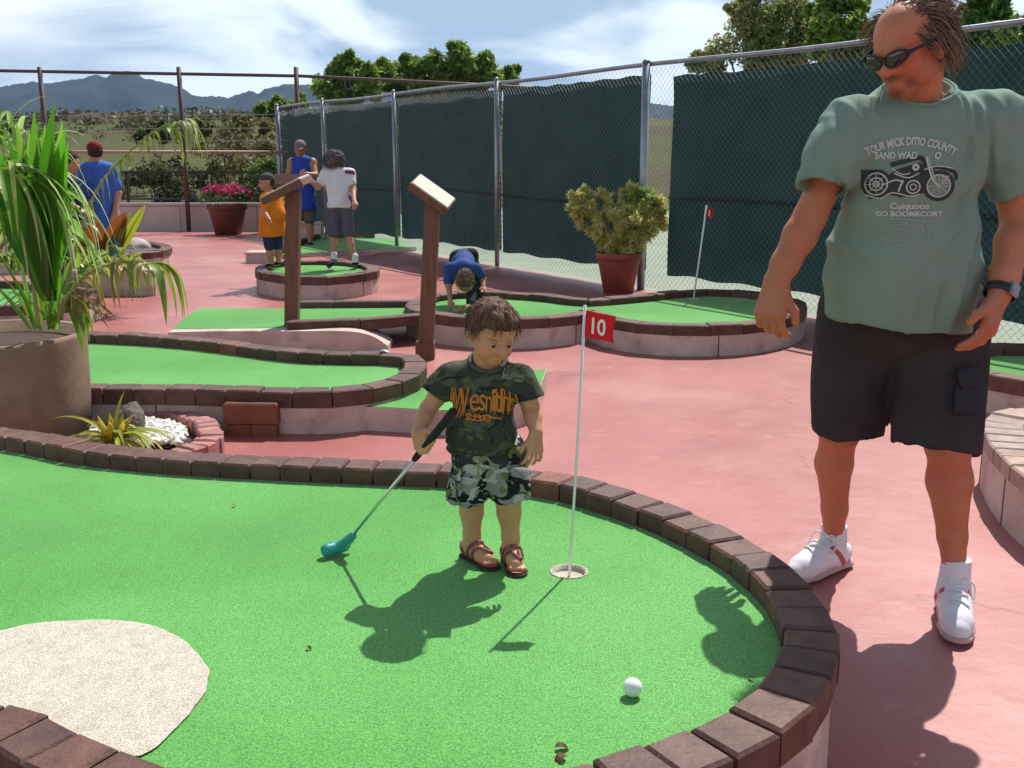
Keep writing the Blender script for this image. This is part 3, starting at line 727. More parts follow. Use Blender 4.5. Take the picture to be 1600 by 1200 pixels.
def Q(px, py, y=5.2): return W(px, py, y)
st = MB()
b0 = [Q(62 + random.uniform(-22, 30), 515, 5.15 + random.uniform(-.12, .12)) for _ in range(14)]
# arching right-hand frond with hanging leaflets
lf = MB(); frond(lf, st, [Q(82, 512, 5.1), Q(102, 470, 5.05), Q(135, 430, 5.0), Q(180, 412, 4.95), Q(222, 412, 4.9), Q(240, 432, 4.88)], 13, .30, .013, [(.30, .34, .08), (.36, .30, .10), (.24, .30, .06)], droop=2.6, ang=1.25, t0=.38, rr=.011, seg=8)
for k in range(6): leaf_strip(lf, Q(226 + k * 2, 414, 4.9), Vector((.35, random.uniform(-.5, .5), .1)), (0, 0, 1), .36, .022, 2.4, 9, .3, jitter(random.choice(YG), .2))
lf.build('frond', M_leaf, palm, True)
# long frond rising to the right, tip at the fence
lf = MB(); frond(lf, st, [Q(95, 500, 5.2), Q(112, 410, 5.2), Q(150, 300, 5.25), Q(200, 240, 5.3), Q(250, 200, 5.3), Q(290, 190, 5.3)], 14, .20, .0085, [(.22, .30, .07), (.30, .36, .12), (.16, .25, .04)], droop=1.9, ang=.95, t0=.48, rr=.011, seg=8)
for k in range(16): leaf_strip(lf, Q(245 + k * 3.2, 205 - k * 1.2, 5.3), Vector((random.uniform(.2, 1), random.uniform(-.5, .5), random.uniform(-.1, .5))), (0, 0, 1), random.uniform(.14, .30), .012, random.uniform(1.6, 3.2), 8, .3, jitter(random.choice([(.34, .42, .06), (.26, .36, .05), (.40, .42, .20)]), .2))
lf.build('frond', M_leaf, palm, True)
# fan of broad upright blades
lf = MB()
for tip, w_, c in [((20, 235), .035, 0), ((55, 200), .038, 1), ((82, 190), .04, 0), ((40, 265), .04, 2), ((104, 245), .034, 1), ((70, 220), .036, 3), ((5, 255), .036, 1), ((-20, 280), .034, 2), ((95, 215), .03, 3), ((30, 215), .03, 3), ((110, 300), .03, 0), ((88, 260), .035, 2), ((62, 240), .042, 1), ((98, 225), .038, 1), ((48, 228), .04, 3), ((76, 300), .045, 0), ((50, 310), .04, 2)]:
    a = Q(78 + random.uniform(-8, 10), 470, 4.86); t = Q(*tip, 4.72 + random.uniform(-.12, .15)); d = t - a
    leaf_strip(lf, a, d + Vector((0, 0, .30 * d.length)), (random.uniform(-.3, .3), -1, .2), d.length * 1.1, w_ * 1.3, .28, 8, .45, jitter(DG[c], .15), prof=lambda t: (.25 + 1.7 * t) * (1 - t ** 3) + .02 if t < .5 else (1.1) * (1 - t ** 3) + .02)
lf.build('leaf_fan', M_gloss, palm, True)
# pale drooping sheaf at the left, striped leaflets hanging like a skirt
lf = MB(); frond(lf, st, [Q(60, 510, 5.0), Q(45, 400, 4.9), Q(15, 290, 4.75), Q(-30, 262, 4.6), Q(-90, 280, 4.5)], 15, .58, .0135, WG, droop=1.7, ang=1.2, t0=.45, rr=.011, seg=10, taper=.2)
for k in range(24):
    x0 = random.uniform(-45, 38); leaf_strip(lf, Q(x0, 262 + abs(x0 - 10) * .5, 4.75 + random.uniform(-.1, .1)), Vector((random.uniform(.0, 1.1), random.uniform(-.6, .3), random.uniform(.1, .5))), (0, 0, 1), random.uniform(.45, .75), .0115, random.uniform(1.7, 2.6), 10, .3, jitter(random.choice(WG), .2))
lf.build('drooping_frond', M_leaf, palm, True)
lf = MB(); frond(lf, st, [Q(70, 500, 5.3), Q(40, 350, 5.3), Q(5, 230, 5.35), Q(-30, 170, 5.4)], 18, .36, .014, WG + YG, droop=.9, ang=.6, t0=.4, rr=.01)
for k in range(30): leaf_strip(lf, Q(random.uniform(-30, 70), random.uniform(210, 260), 5.35), Vector((random.uniform(-.6, .5), random.uniform(-.4, .4), random.uniform(.2, 1))), (0, 0, 1), random.uniform(.2, .35), .016, .8, 6, .35, jitter(random.choice(WG + DG), .2))
lf.build('frond', M_leaf, palm, True)
# dry blades and new shoots round the base
lf = MB()
for tip in [(150, 495), (165, 505), (182, 500), (140, 515), (172, 520), (195, 508), (130, 525)]:
    a = Q(108, 455, 5.0) + Vector((random.uniform(-.02, .02), 0, random.uniform(-.03, .03))); d = Q(*tip, 4.85) - a
    leaf_strip(lf, a, d + Vector((0, 0, .08)), (0, -.4, 1), d.length, .011, .25, 6, .4, jitter(random.choice(BR), .2))
lf.build('dry_frond', M_leaf, palm, True)
lf = MB()
for k in range(18):
    a = random.choice(b0); leaf_strip(lf, a, Vector((random.uniform(-.35, .4), random.uniform(-.5, .2), 1)), (random.uniform(-1, 1), random.uniform(-1, 0), .2), random.uniform(.18, .62), random.uniform(.008, .02), random.uniform(.1, .9), 6, .4, jitter(random.choice(DG + YG + WG[3:]), .25))
for k in range(9):
    a = Q(104, 470, 5.1); leaf_strip(lf, a, Vector((random.uniform(.2, .5), -.2, random.uniform(-.4, .2))), (0, -1, .3), random.uniform(.18, .30), .022, 1.6, 6, .4, jitter(random.choice(YG), .2))
lf.build('young_shoots', M_leaf, palm, True)
st.build('stalks', mat('palm_stalk', (1, 1, 1), rough=.5, attr=True), palm, True)

# --- bromeliad, stones, pebbles and edging in the small bed
bc_ = G(140, 690, .0); bc_ = Vector((-1.80, 4.62, .08))
brom = empty('bromeliad', bc_, 'spiky yellow-green bromeliad with golden centre in the small bed', 'plant')
lf = MB()
for k in range(46):
    w_ = random.uniform(0, 2 * math.pi); el = random.uniform(.25, 1.1); d = Vector((math.cos(w_), math.sin(w_), el))
    leaf_strip(lf, bc_ + Vector((0, 0, .05)), d, (0, 0, 1), random.uniform(.22, .40), random.uniform(.012, .018), random.uniform(.6, 1.4), 8, .4, jitter(random.choice([(.42, .44, .07), (.34, .40, .06), (.48, .46, .14), (.22, .32, .04)]), .2))
for tip in [(85, 612), (78, 660), (100, 680), (205, 640), (187, 606)]:
    a = bc_ + Vector((0, 0, .06)); d = W(*tip, 4.7) - a; leaf_strip(lf, a, d + Vector((0, 0, .07)), (0, -.3, 1), d.length, .012, .6, 8, .4, jitter((.45, .47, .10), .15))
lf.build('leaves', M_leaf, brom, True)
lf = MB()
for k in range(9):
    w_ = k * .7; leaf_strip(lf, bc_ + Vector((.01, -.02, .04)), Vector((math.cos(w_) * .45, math.sin(w_) * .45, 1)), (math.cos(w_), math.sin(w_), 0), .17, .028, .25, 5, .5, jitter((.55, .42, .04), .15))
lf.build('centre_leaves', M_gloss, brom, True)
def stone(p, r, name, m, label=None, cat=None, group=None, parent=None, sq=(1, 1, .75), rough=.35, sub=3):
    bm = bmesh.new(); bmesh.ops.create_icosphere(bm, subdivisions=sub, radius=1)
    o_ = Vector((random.random() * 9, random.random() * 9, 0)); V = []
    for v in bm.verts:
        k = 1 + rough * mnoise.fractal(v.co * 1.3 + o_, .9, 2, 4); V.append(Vector(p) + Vector((v.co.x * sq[0], v.co.y * sq[1], v.co.z * sq[2])) * r * k)
    F = [tuple(v.index for v in f.verts) for f in bm.faces]; bm.free()
    o = obj(name, V, F, m, parent, True, origin=None if parent else p)
    return tag(o, label, cat, group)
M_rock = mat('dark_rock', (.09, .075, .06), (.15, .12, .10), 9, rough=.9, bump=.8, bscale=30, bdist=.02)
M_peb = mat('white_pebble', (.74, .71, .66), (.60, .56, .52), 14, rough=.7, bump=.2)
stone(G(206, 672, .07), .12, 'rock', M_rock, 'larger dark rock beside the white pebbles', 'rock', sq=(.7, .7, 1.15))
stone(G(192, 690, .04), .085, 'rock', M_rock, 'flatter dark rock in front at the brick border', 'rock', sq=(1.25, .8, .6))
pcv = MB()
rs = random.getstate(); pil = empty('pebble_bed', G(250, 675), 'patch of broken white stones inside the pink brick edging', 'stones'); pil['kind'] = 'stuff'
V = []; F = []
for k in range(150):
    u = random.random(); v = random.random(); p = G(212 + 70 * u + 14 * v, 690 - 36 * v + 4 * u, .06 + .03 * (1 - u)); r = random.uniform(.012, .03)
    pcv.box(None, (r * 2.2, r * 1.1, r * .9), M=Matrix.Translation(p) @ Matrix.Rotation(random.uniform(0, 3), 4, 'Z') @ Matrix.Rotation(random.uniform(-.6, .6), 4, 'X') @ Matrix.Rotation(random.uniform(-.5, .5), 4, 'Y'), ch=r * .25)
for p_ in [(195, 642), (200, 652), (190, 648), (208, 650), (150, 668), (158, 678), (152, 684), (166, 672), (172, 682), (146, 676), (162, 688)]:
    r = random.uniform(.018, .03); pcv.box(None, (r * 1.8, r * 1.4, r * 1.4), M=Matrix.Translation(G(*p_, .10)) @ Matrix.Rotation(random.uniform(0, 3), 4, 'Z') @ Matrix.Rotation(random.uniform(-.5, .5), 4, 'X'), ch=r * .3)
o = pcv.build('white_stones', M_peb, pil); o['kind'] = 'stuff'
mb = MB(); V = []
sh = cr([G(40, 700), G(120, 640), G(225, 640), G(300, 655), G(322, 680), G(280, 708), G(150, 712)], 6, True)
obj('bed_soil', [(p.x, p.y, .035) for p in (sh if area2(sh) > 0 else sh[::-1])], [tuple(range(len(sh)))], M_soil)['kind'] = 'structure'
edge = cr([G(222, 648, .09), G(262, 650, .09), G(300, 662, .09), G(312, 678, .09), G(296, 694, .09), G(262, 704, .09)], 6)
er = empty('brick_edging', G(300, 690), 'curved row of pinkish edging bricks round the white stones', 'edging')
mb = MB(); bricks(mb, edge, .11, 0, .10, .055, False, side=-1, vary=.18, wob=.008); mb.build('brick_row', M_brickp, er)

# --- terracotta pot with yellowish shrub, by the windscreen
def pot(name, base, r, h, label, m=M_terra, cat='plant pot', group='terracotta pots'):
    root = empty(name, base, label, cat, group)
    mb = MB(); mb.lathe([(r * .66, 0), (r * .93, h * .80), (r * .94, h * .82), (r * 1.02, h * .83), (r * 1.03, h * .99), (r * 1.0, h), (r * .92, h), (r * .9, h * .9)], base, 40); mb.build('pot', m, root, True)
    mb = MB(); mb.lathe([(r * .89, h * .86), (r * .89, h * .9), (.01, h * .92)], base, 24); mb.build('soil', M_soil, root)
    return root
pb = G(966, 456); pot('plant_pot', pb, .24, .42, 'terracotta pot with the yellowish shrub by the windscreen post')
shr = empty('shrub', pb + Vector((0, 0, .39)), 'pale yellow-green shrub with fine leaves in the pot by the windscreen', 'shrub')
cp = [(pb + Vector((dx * .92, dy, .38 + (z - .38) * .80)), r * .92) for dx, dy, z, r in [(-.12, 0, .62, .16), (.10, .05, .62, .18), (.0, -.1, .56, .14), (-.36, 0, .84, .12), (-.48, .05, .93, .10), (-.40, .0, 1.08, .11), (-.48, .02, 1.22, .07), (-.2, .1, 1.02, .16), (.05, .1, .98, .18), (.25, .05, 1.1, .14), (.38, 0, 1.0, .12), (.40, 0, .82, .12), (.46, -.04, .92, .08), (.15, -.12, .82, .18), (-.12, -.08, .84, .16), (.28, .0, .68, .10), (-.26, .05, .68, .10), (.12, .1, 1.16, .1)]]
sm = MB()
for c, r in cp: s = pb + Vector((0, 0, .38)); sm.tube([s, s.lerp(c, .5) + Vector((0, 0, .08)), c], [.012, .008, .003], 5)
sm.build('stems', M_bark, shr, True)
cb = MB(); SC = [(.72, .66, .24), (.60, .62, .20), (.78, .70, .38), (.42, .50, .12)]
for c, r in cp:
    for k in range(8):
        d = rnd_dir(); tipc = c + d * r * .8; hue = SC if c.x - pb.x < .2 or c.z < .9 else [(.22, .34, .09), (.30, .38, .12)]
        for j in range(80):
            dd = (d + rnd_dir() * .9 + Vector((0, 0, .25))).normalized(); leaf_strip(cb, tipc + rnd_dir() * r * .3, dd, rnd_dir(), random.uniform(.05, .095), .0095, .3, 2, .2, jitter(random.choice(hue), .3))
cb.build('foliage', M_leaf, shr)
# --- pot of magenta flowers by the parapet
pb = G(357, 366); pot('plant_pot', pb, .36, .56, 'terracotta pot of bright magenta flowers by the parapet', mat('dark_terracotta', (.13, .035, .022), (.17, .05, .03), 6, rough=.6))
flw = empty('flowering_plant', pb + Vector((0, 0, .52)), 'spreading plant covered in magenta flowers in the pot by the parapet', 'flowers')
gb, pb_ = MB(), MB()
for k in range(30):
    d = rnd_dir(); c = pb + Vector((d.x * .42, d.y * .35, .66 + abs(d.z) * .14)); clump(gb, c, .1, 16, .045, [(.05, .10, .03), (.08, .14, .03)])
for k in range(42):
    w_ = random.uniform(0, 6.28); r = random.uniform(.05, .52); c = pb + Vector((math.cos(w_) * r, math.sin(w_) * r * .8, .68 + .14 * random.random() + .1 * (1 - r))); clump(pb_, c, .065, 18, .03, [(.55, .015, .14), (.65, .03, .20), (.42, .01, .10)])
gb.build('foliage', M_leaf, flw); pb_.build('blossoms', M_leaf, flw)
# --- plants half hidden behind the palm
pb = G(150, 425); pot('plant_pot', pb, .30, .50, 'rust coloured pot among the leaves behind the palm', mat('orange_terracotta', (.30, .09, .03), (.36, .13, .05), 5, rough=.6))
cro = empty('croton', pb + Vector((0, 0, .45)), 'plant with broad red-brown, teal and yellow-ribbed leaves behind the palm', 'plant'); lf = MB()
fat = lambda t: math.sin(math.pi * min(1, t * .95 + .03)) ** .7
for (a, t, c, w_) in [((150, 420), (150, 340), (.22, .05, .02), .13), ((165, 415), (192, 330), (.26, .07, .02), .10), ((150, 415), (185, 372), (.03, .16, .13), .13), ((130, 430), (118, 340), (.05, .10, .04), .09), ((168, 410), (200, 330), (.20, .36, .03), .06), ((185, 400), (222, 318), (.34, .40, .03), .05), ((120, 410), (95, 330), (.03, .12, .03), .08)]:
    p = W(*a, 10.5); d = W(*t, 10.4) - p; leaf_strip(lf, p, d, (random.uniform(-.3, .3), -1, .3), d.length, w_, .12, 8, .3, c, prof=fat)
    leaf_strip(lf, p + Vector((0, -.012, 0)), d, (0, -1, .3), d.length * .97, .012, .12, 8, 0, (.45, .36, .05), prof=lambda t: 1 - t * .7)
lf.build('leaves', M_gloss, cro, True)
bsr = empty('leafy_clump', G(172, 450), 'yellow-green grassy clump spilling over the cream block behind the palm', 'plant'); lf = MB()
for k in range(110):
    p = W(random.uniform(128, 222), random.uniform(405, 432), 9.7 + random.uniform(-.2, .2)); leaf_strip(lf, p, Vector((random.uniform(-.7, .9), random.uniform(-.6, .4), random.uniform(.4, 1.2))), (0, 0, 1), random.uniform(.15, .36), .015, 1.4, 6, .35, jitter(random.choice(YG + [(.36, .42, .10)]), .2))
lf.build('leaves', M_leaf, bsr, True)
stone(G(214, 388, .16), .19, 'rock', mat('pale_stone', (.40, .32, .30), (.48, .40, .37), 6, rough=.8, bump=.4, bscale=20), 'pale rounded boulder in the grey bed by the parapet', 'rock', rough=.12)
bkg = empty('leafy_plant', G(110, 440), 'dark leafy plant standing behind the palm at the far left', 'plant'); lf = MB()
for k in range(120):
    p = W(random.uniform(-10, 130), random.uniform(330, 430), 8.6 + random.uniform(-.4, .4)); leaf_strip(lf, p, Vector((random.uniform(-.8, .8), random.uniform(-.7, .3), random.uniform(.1, 1.2))), (0, 0, 1), random.uniform(.15, .4), random.uniform(.012, .03), 1.0, 5, .4, jitter(random.choice(DG + [(.10, .02, .02)]), .3))
for k in range(12): lf.tube([G(40 + k * 8, 455), W(30 + k * 8 + random.uniform(-20, 20), 340, 8.6)], .008, 5, (.12, .08, .04))
lf.build('leaves', M_gloss, bkg, True)
# ================================================================ bodies: one continuous surface from blended volumes
class Sdf:
    def __init__(s): s.P = []
    def cap(s, a, b, ra, rb, k=.02, sq=None, op='u'):
        s.P.append(('c', np.array(a, float), np.array(b, float), ra, rb, k, sq, op)); return s
    def chain(s, pts, k=.02, sq=None):
        for (a, ra), (b, rb) in zip(pts, pts[1:]): s.cap(a, b, ra, rb, k, sq)
        return s
    def ell(s, c, r, k=.02, rot=None, op='u'):
        s.P.append(('e', np.array(c, float), np.array(r, float), np.array(rot if rot is not None else np.eye(3), float), 0, k, None, op)); return s
    def cut(s, p, n, k=.004):
        'keep the side the normal points away from'
        n = np.array(n, float); s.P.append(('p', np.array(p, float), n / np.linalg.norm(n), 0, 0, k, None, 'i')); return s
    def one(s, q, X):
        if q[0] == 'c':
            _, a, b, ra, rb, k, sq, op = q; ba = b - a; pa = X - a
            h = np.clip(pa @ ba / max(ba @ ba, 1e-9), 0, 1); D = pa - h[:, None] * ba
            if sq is not None:
                ax, f = np.array(sq[0], float), sq[1]; ax = ax / np.linalg.norm(ax); D = D + ((1 / f - 1) * (D @ ax))[:, None] * ax
            return np.sqrt((D * D).sum(1)) - (ra + (rb - ra) * h)
        if q[0] == 'e':
            _, c, r, M, _, k, _, op = q; p = (X - c) @ M
            k0 = np.sqrt(((p / r) ** 2).sum(1)); k1 = np.sqrt(((p / r ** 2) ** 2).sum(1)) + 1e-9
            return k0 * (k0 - 1) / k1
        return (X - q[1]) @ q[2]
    def __call__(s, X):
        d = np.full(len(X), 9.)
        for q in s.P:
            e = s.one(q, X); k = q[5]; op = q[7]
            if op == 'u':
                h = np.clip(.5 + .5 * (d - e) / k, 0, 1); d = d * (1 - h) + e * h - k * h * (1 - h)
            else:
                if op == 's': e = -e
                h = np.clip(.5 - .5 * (d - e) / k, 0, 1); d = d * (1 - h) + e * h + k * h * (1 - h)
        return d
    def bounds(s, pad=.03):
        lo = np.full(3, 9e9); hi = -lo
        for q in s.P:
            if q[7] != 'u': continue
            if q[0] == 'c': r = max(q[3], q[4]) * (1 if q[6] is None else max(1, q[6][1])); A = [q[1] - r, q[2] - r, q[1] + r, q[2] + r]
            else: r = q[2].max(); A = [q[1] - r, q[1] + r]
            for p in A: lo = np.minimum(lo, p); hi = np.maximum(hi, p)
        return lo - pad, hi + pad
def nets(f, lo, hi, h):
    'surface of f = 0 as quads'
    B = 4; n = np.ceil((hi - lo) / h / B).astype(int) * B + 1
    cn = (n - 1) // B + 1; H_ = h * B
    ax = [lo[i] + np.arange(cn[i]) * H_ for i in range(3)]
    X = np.stack(np.meshgrid(*ax, indexing='ij'), -1).reshape(-1, 3); C = f(X).reshape(cn)
    near = np.abs(C) < H_ * 2.2
    D = np.repeat(np.repeat(np.repeat(np.where(C < 0, -1., 1.), B, 0), B, 1), B, 2)[:n[0], :n[1], :n[2]].copy()
    M = np.repeat(np.repeat(np.repeat(near, B, 0), B, 1), B, 2)[:n[0], :n[1], :n[2]]
    ii = np.argwhere(M); D[M] = f(lo + ii * h)
    S = D < 0; c = n - 1
    cnt = np.zeros(c, int)
    off = [(i, j, k) for i in (0, 1) for j in (0, 1) for k in (0, 1)]
    for o in off: cnt += S[o[0]:o[0] + c[0], o[1]:o[1] + c[1], o[2]:o[2] + c[2]]
    cells = np.argwhere((cnt > 0) & (cnt < 8)); idx = np.full(c, -1); idx[tuple(cells.T)] = np.arange(len(cells))
    acc = np.zeros((len(cells), 3)); w = np.zeros(len(cells))
    for i in range(8):
        for a in range(3):
            if off[i][a]: continue
            o1 = np.array(off[i]); o2 = o1.copy(); o2[a] = 1
            A = D[tuple((cells + o1).T)]; E_ = D[tuple((cells + o2).T)]; m = (A < 0) != (E_ < 0)
            t = np.where(m, A / np.where(m, A - E_, 1), 0); p = o1 + t[:, None] * (o2 - o1)
            acc[m] += p[m]; w[m] += 1
    V = lo + (cells + acc / w[:, None]) * h; Q = []
    for a in range(3):
        b, d = (a + 1) % 3, (a + 2) % 3
        sl = [slice(None)] * 3; s2 = [slice(None)] * 3; sl[a] = slice(0, -1); s2[a] = slice(1, None)
        m = S[tuple(sl)] != S[tuple(s2)]; e = np.argwhere(m)
        e = e[(e[:, b] > 0) & (e[:, d] > 0) & (e[:, b] < c[b]) & (e[:, d] < c[d])]
        inside = S[tuple(e.T)]
        def cell(db, dd):
            q = e.copy(); q[:, b] += db; q[:, d] += dd; return idx[tuple(q.T)]
        q = np.stack([cell(-1, -1), cell(0, -1), cell(0, 0), cell(-1, 0)], 1); q[~inside] = q[~inside][:, ::-1]; Q.append(q)
    Q = np.concatenate(Q); Q = Q[(Q >= 0).all(1)]
    return V, Q
def smooth_mesh(V, Q, it=1):
    for _ in range(it):
        A = np.zeros_like(V); n = np.zeros(len(V))
        for a in range(4):
            b = (a + 1) % 4; np.add.at(A, Q[:, a], V[Q[:, b]]); np.add.at(A, Q[:, b], V[Q[:, a]]); np.add.at(n, Q[:, a], 1); np.add.at(n, Q[:, b], 1)
        V = V * .5 + .5 * A / np.maximum(n, 1)[:, None]
    return V
def body(name, s, h, m, parent, disp=None, colour=None, it=1):
    lo, hi = s.bounds(); V, Q = nets(s, lo, hi, h); V = smooth_mesh(V, Q, it)
    if disp is not None:
        e = h * .5; g = np.stack([s(V + np.eye(3)[i] * e) - s(V - np.eye(3)[i] * e) for i in range(3)], 1)
        g /= np.linalg.norm(g, axis=1)[:, None] + 1e-9; V = V + g * disp(V, g)[:, None]
    cols = colour(V) if colour is not None else None
    o = obj(name, V, Q, m, parent, True, cols)
    return o, BVHTree.FromPolygons(V.tolist(), Q.tolist())
def vnoise(V, sc, seed=0.):
    return np.array([mnoise.noise(Vector((p[0] * sc[0] + seed, p[1] * sc[1], p[2] * sc[2]))) for p in V])
def axes(fwd, up=(0, 0, 1)):
    'columns: right-hand side, forward, up of a head or foot'
    f = Vector(fwd).normalized(); u = Vector(up); r = f.cross(u).normalized(); u = r.cross(f).normalized()
    return np.array([r, f, u]).T
def hand(s, wrist, d, palm_n, thumb_side, size=1.0, curl=(.5, .6, .4), spread=.12, k=.006, fat=1.0, tcurl=.4):
    'palm, four unequal bent fingers and a thumb; d points to the fingertips, palm_n out of the palm'
    w = Vector(wrist); d = Vector(d).normalized(); n = Vector(palm_n); n = (n - d * n.dot(d)).normalized(); t = Vector(thumb_side); t = (t - d * t.dot(d) - n * t.dot(n)).normalized()
    L_ = .088 * size; r = .0145 * size * fat
    for i in range(4):
        x = (.030 - .020 * i) * size
        s.cap(w + t * x * .5, w + d * L_ + t * x, r * 1.05, r * .95, .012 * size)
    s.cap(w + t * .018 * size + d * .012 * size, w + d * .05 * size + t * .034 * size + n * .008 * size, r * 1.1, r * 1.05, .012 * size)
    ln = [.9, 1.0, .94, .75]
    for i in range(4):
        x = (.030 - .020 * i) * size; p = w + d * L_ + t * x; a = 0; dr = (d + t * spread * (1.2 - .8 * i)).normalized(); rad = .0092 * size * fat
        for j, (sg, cu) in enumerate(zip((.042, .027, .021), curl)):
            a += cu * (1 + .12 * i); v = dr * math.cos(a) + n * math.sin(a); q = p + v * sg * ln[i] * size
            s.cap(p, q, rad, rad * .9, k * size); p = q; rad *= .9
    p = w + d * .048 * size + t * .036 * size + n * .010 * size; v = (d * .75 + t * .62 + n * .28).normalized()
    q = p + v * .034 * size; s.cap(p, q, .0115 * size * fat, .0105 * size * fat, k * size)
    v2 = (d * .85 + t * (.35 - tcurl) + n * (.25 + tcurl)).normalized(); s.cap(q, q + v2 * .030 * size, .0105 * size * fat, .009 * size * fat, k * size)
def head(s, c, M, sc, child=False, k=.012):
    'c: middle of the head, M: axes(), sc: half height about .115 for an adult'
    c = np.array(c, float)
    def P(x, y, z): return c + M @ (np.array([x, y, z]) * sc)
    def E(x, y, z, rx, ry, rz, kk=k, op='u'): s.ell(P(x, y, z), np.array([rx, ry, rz]) * sc, kk, M, op)
    if child:
        E(0, -.12, .22, .72, .86, .74); E(0, .10, -.22, .60, .66, .62); E(0, .42, -.60, .32, .32, .26)
        E(.30, .42, -.36, .27, .28, .28); E(-.30, .42, -.36, .27, .28, .28)
    else:
        E(0, -.12, .24, .66, .84, .72); E(0, .16, -.25, .55, .62, .66); E(0, .50, -.74, .30, .28, .22)
        E(.42, .05, -.50, .16, .34, .30); E(-.42, .05, -.50, .16, .34, .30); E(0, .62, .12, .42, .16, .12)
        E(.30, .48, -.18, .2, .2, .2); E(-.30, .48, -.18, .2, .2, .2)
    nz = .8 if child else 1.0
    s.cap(P(0, .68, .02), P(0, .78 + .12 * nz, -.24 * nz), .09 * sc, .125 * sc * (.95 if child else 1), .03 * sc)
    for x in (-1, 1): E(x * .10, .76, -.25 * nz, .09, .09, .075, .03 * sc)
    for x in (-1, 1):
        E(x * .27, .80, -.02, .15, .12, .10, .05 * sc, 's')
        E(x * .27, .60, -.03, .15, .13, .12, .02 * sc)                 # eyeball behind the lids
    E(0, .70, -.50, .20, .10, .055, .03 * sc); E(0, .69, -.60, .17, .10, .06, .03 * sc)
    s.cap(P(-.16, .82, -.55), P(.16, .82, -.55), .018 * sc, .018 * sc, .02 * sc, None, 's')
    ex = .70 if child else .66
    for x in (-1, 1):
        E(x * ex, -.10, -.12, .07, .20, .28, .03 * sc); E(x * (ex + .08), -.02, -.10, .05, .11, .17, .02 * sc, 's')
    return P
def hair_strands(mb, roots, dirs, length, w, cols, droop=.6, seg=4, wave=.25):
    for p, d in zip(roots, dirs):
        d = (Vector(d) + rnd_dir() * wave).normalized()
        leaf_strip(mb, p, d, rnd_dir(), length * random.uniform(.6, 1.25), w, droop, seg, .3, jitter(random.choice(cols), .25), prof=lambda t: 1 - .75 * t)
def pick(o_bvh, lo, hi, n, cond):
    pass
def project(bvh, pts, d, offs_=.002, maxd=.6):
    d = Vector(d).normalized(); out = []
    for p in pts:
        h = bvh.ray_cast(Vector(p), d, maxd)
        out.append((h[0] - d * offs_) if h[0] is not None else None)
    return out
def decal(name, V, F, bvh, org, rx, uy, d, m, parent, offs_=.0025):
    'lays flat artwork (x, y) onto a surface along d'
    pts = [Vector(org) + Vector(rx) * v[0] + Vector(uy) * v[1] for v in V]; P_ = project(bvh, pts, d, offs_)
    ok = [p is not None for p in P_]
    F2 = [f for f in F if all(ok[i] for i in f)]
    if not F2: return None
    P_ = [p if p is not None else Vector((0, 0, 0)) for p in P_]
    used = sorted({i for f in F2 for i in f}); mp_ = {u: i for i, u in enumerate(used)}
    F3 = []
    dd = Vector(d)
    for f in F2:
        a = [mp_[i] for i in f]; n = (P_[f[1]] - P_[f[0]]).cross(P_[f[-1]] - P_[f[0]])
        F3.append(tuple(a if n.dot(dd) < 0 else a[::-1]))
    return obj(name, [P_[u] for u in used], F3, m, parent)
def stroke2d(pts, w, closed=False, n=6):
    'a flat ribbon along a 2-D curve, cut short for laying onto cloth'
    P = cr([Vector((p[0], p[1], 0)) for p in pts], n, closed) if len(pts) > 2 else [Vector((*pts[0], 0)).lerp(Vector((*pts[1], 0)), i / 8) for i in range(9)]
    A = offs(P, -w / 2, closed); B = offs(P, w / 2, closed); V = []; F = []
    for a, b in zip(A, B): V += [(a.x, a.y), (b.x, b.y)]
    m = len(P)
    for i in range(m if closed else m - 1): j = (i + 1) % m; F.append((2 * i, 2 * i + 1, 2 * j + 1, 2 * j))
    return V, F
def ring2d(cx, cy, r, w, n=24, squash=1.0): return stroke2d([(cx + r * squash * math.cos(2 * math.pi * i / n), cy + r * math.sin(2 * math.pi * i / n)) for i in range(n)], w, True, 2)
def poly2d(pts):
    bm = bmesh.new(); vs_ = [bm.verts.new((p[0], p[1], 0)) for p in pts]; bm.faces.new(vs_)
    bmesh.ops.triangulate(bm, faces=bm.faces[:]); bmesh.ops.subdivide_edges(bm, edges=bm.edges[:], cuts=3, use_grid_fill=True)
    bm.verts.index_update(); V = [(v.co.x, v.co.y) for v in bm.verts]; F = [tuple(v.index for v in f.verts) for f in bm.faces]; bm.free(); return V, F
def merge2d(L_):
    V = []; F = []
    for v, f in L_: n = len(V); V += list(v); F += [tuple(i + n for i in q) for q in f]
    return V, F
def densify(V, F, it=1):
    bm = bmesh.new(); vs_ = [bm.verts.new((v[0], v[1], 0)) for v in V]
    for f in F:
        try: bm.faces.new([vs_[i] for i in f])
        except ValueError: pass
    bmesh.ops.triangulate(bm, faces=bm.faces[:])
    for _ in range(it):
        es = [e for e in bm.edges if e.calc_length() > .012]
        if es: bmesh.ops.subdivide_edges(bm, edges=es, cuts=1); bmesh.ops.triangulate(bm, faces=bm.faces[:])
    bm.verts.index_update(); V = [(v.co.x, v.co.y) for v in bm.verts]; F = [tuple(v.index for v in f.verts) for f in bm.faces]; bm.free(); return V, F

M_skin = mat('tanned_skin', (.47, .175, .09), (.54, .215, .115), 14, rough=.58, spec=.35, col3=(.50, .135, .075), scale3=7, grain=.10, gscale=220, bump=.12, bscale=160, bdist=.003, sss=.12, attr=True)
M_skinc = mat('child_skin', (.52, .26, .14), (.56, .29, .16), 10, rough=.5, spec=.35, sss=.15, attr=True)
M_skind = mat('far_skin', (.36, .17, .10), rough=.55, attr=True)
M_hairm = mat('hair', (1, 1, 1), rough=.65, spec=.2, attr=True)
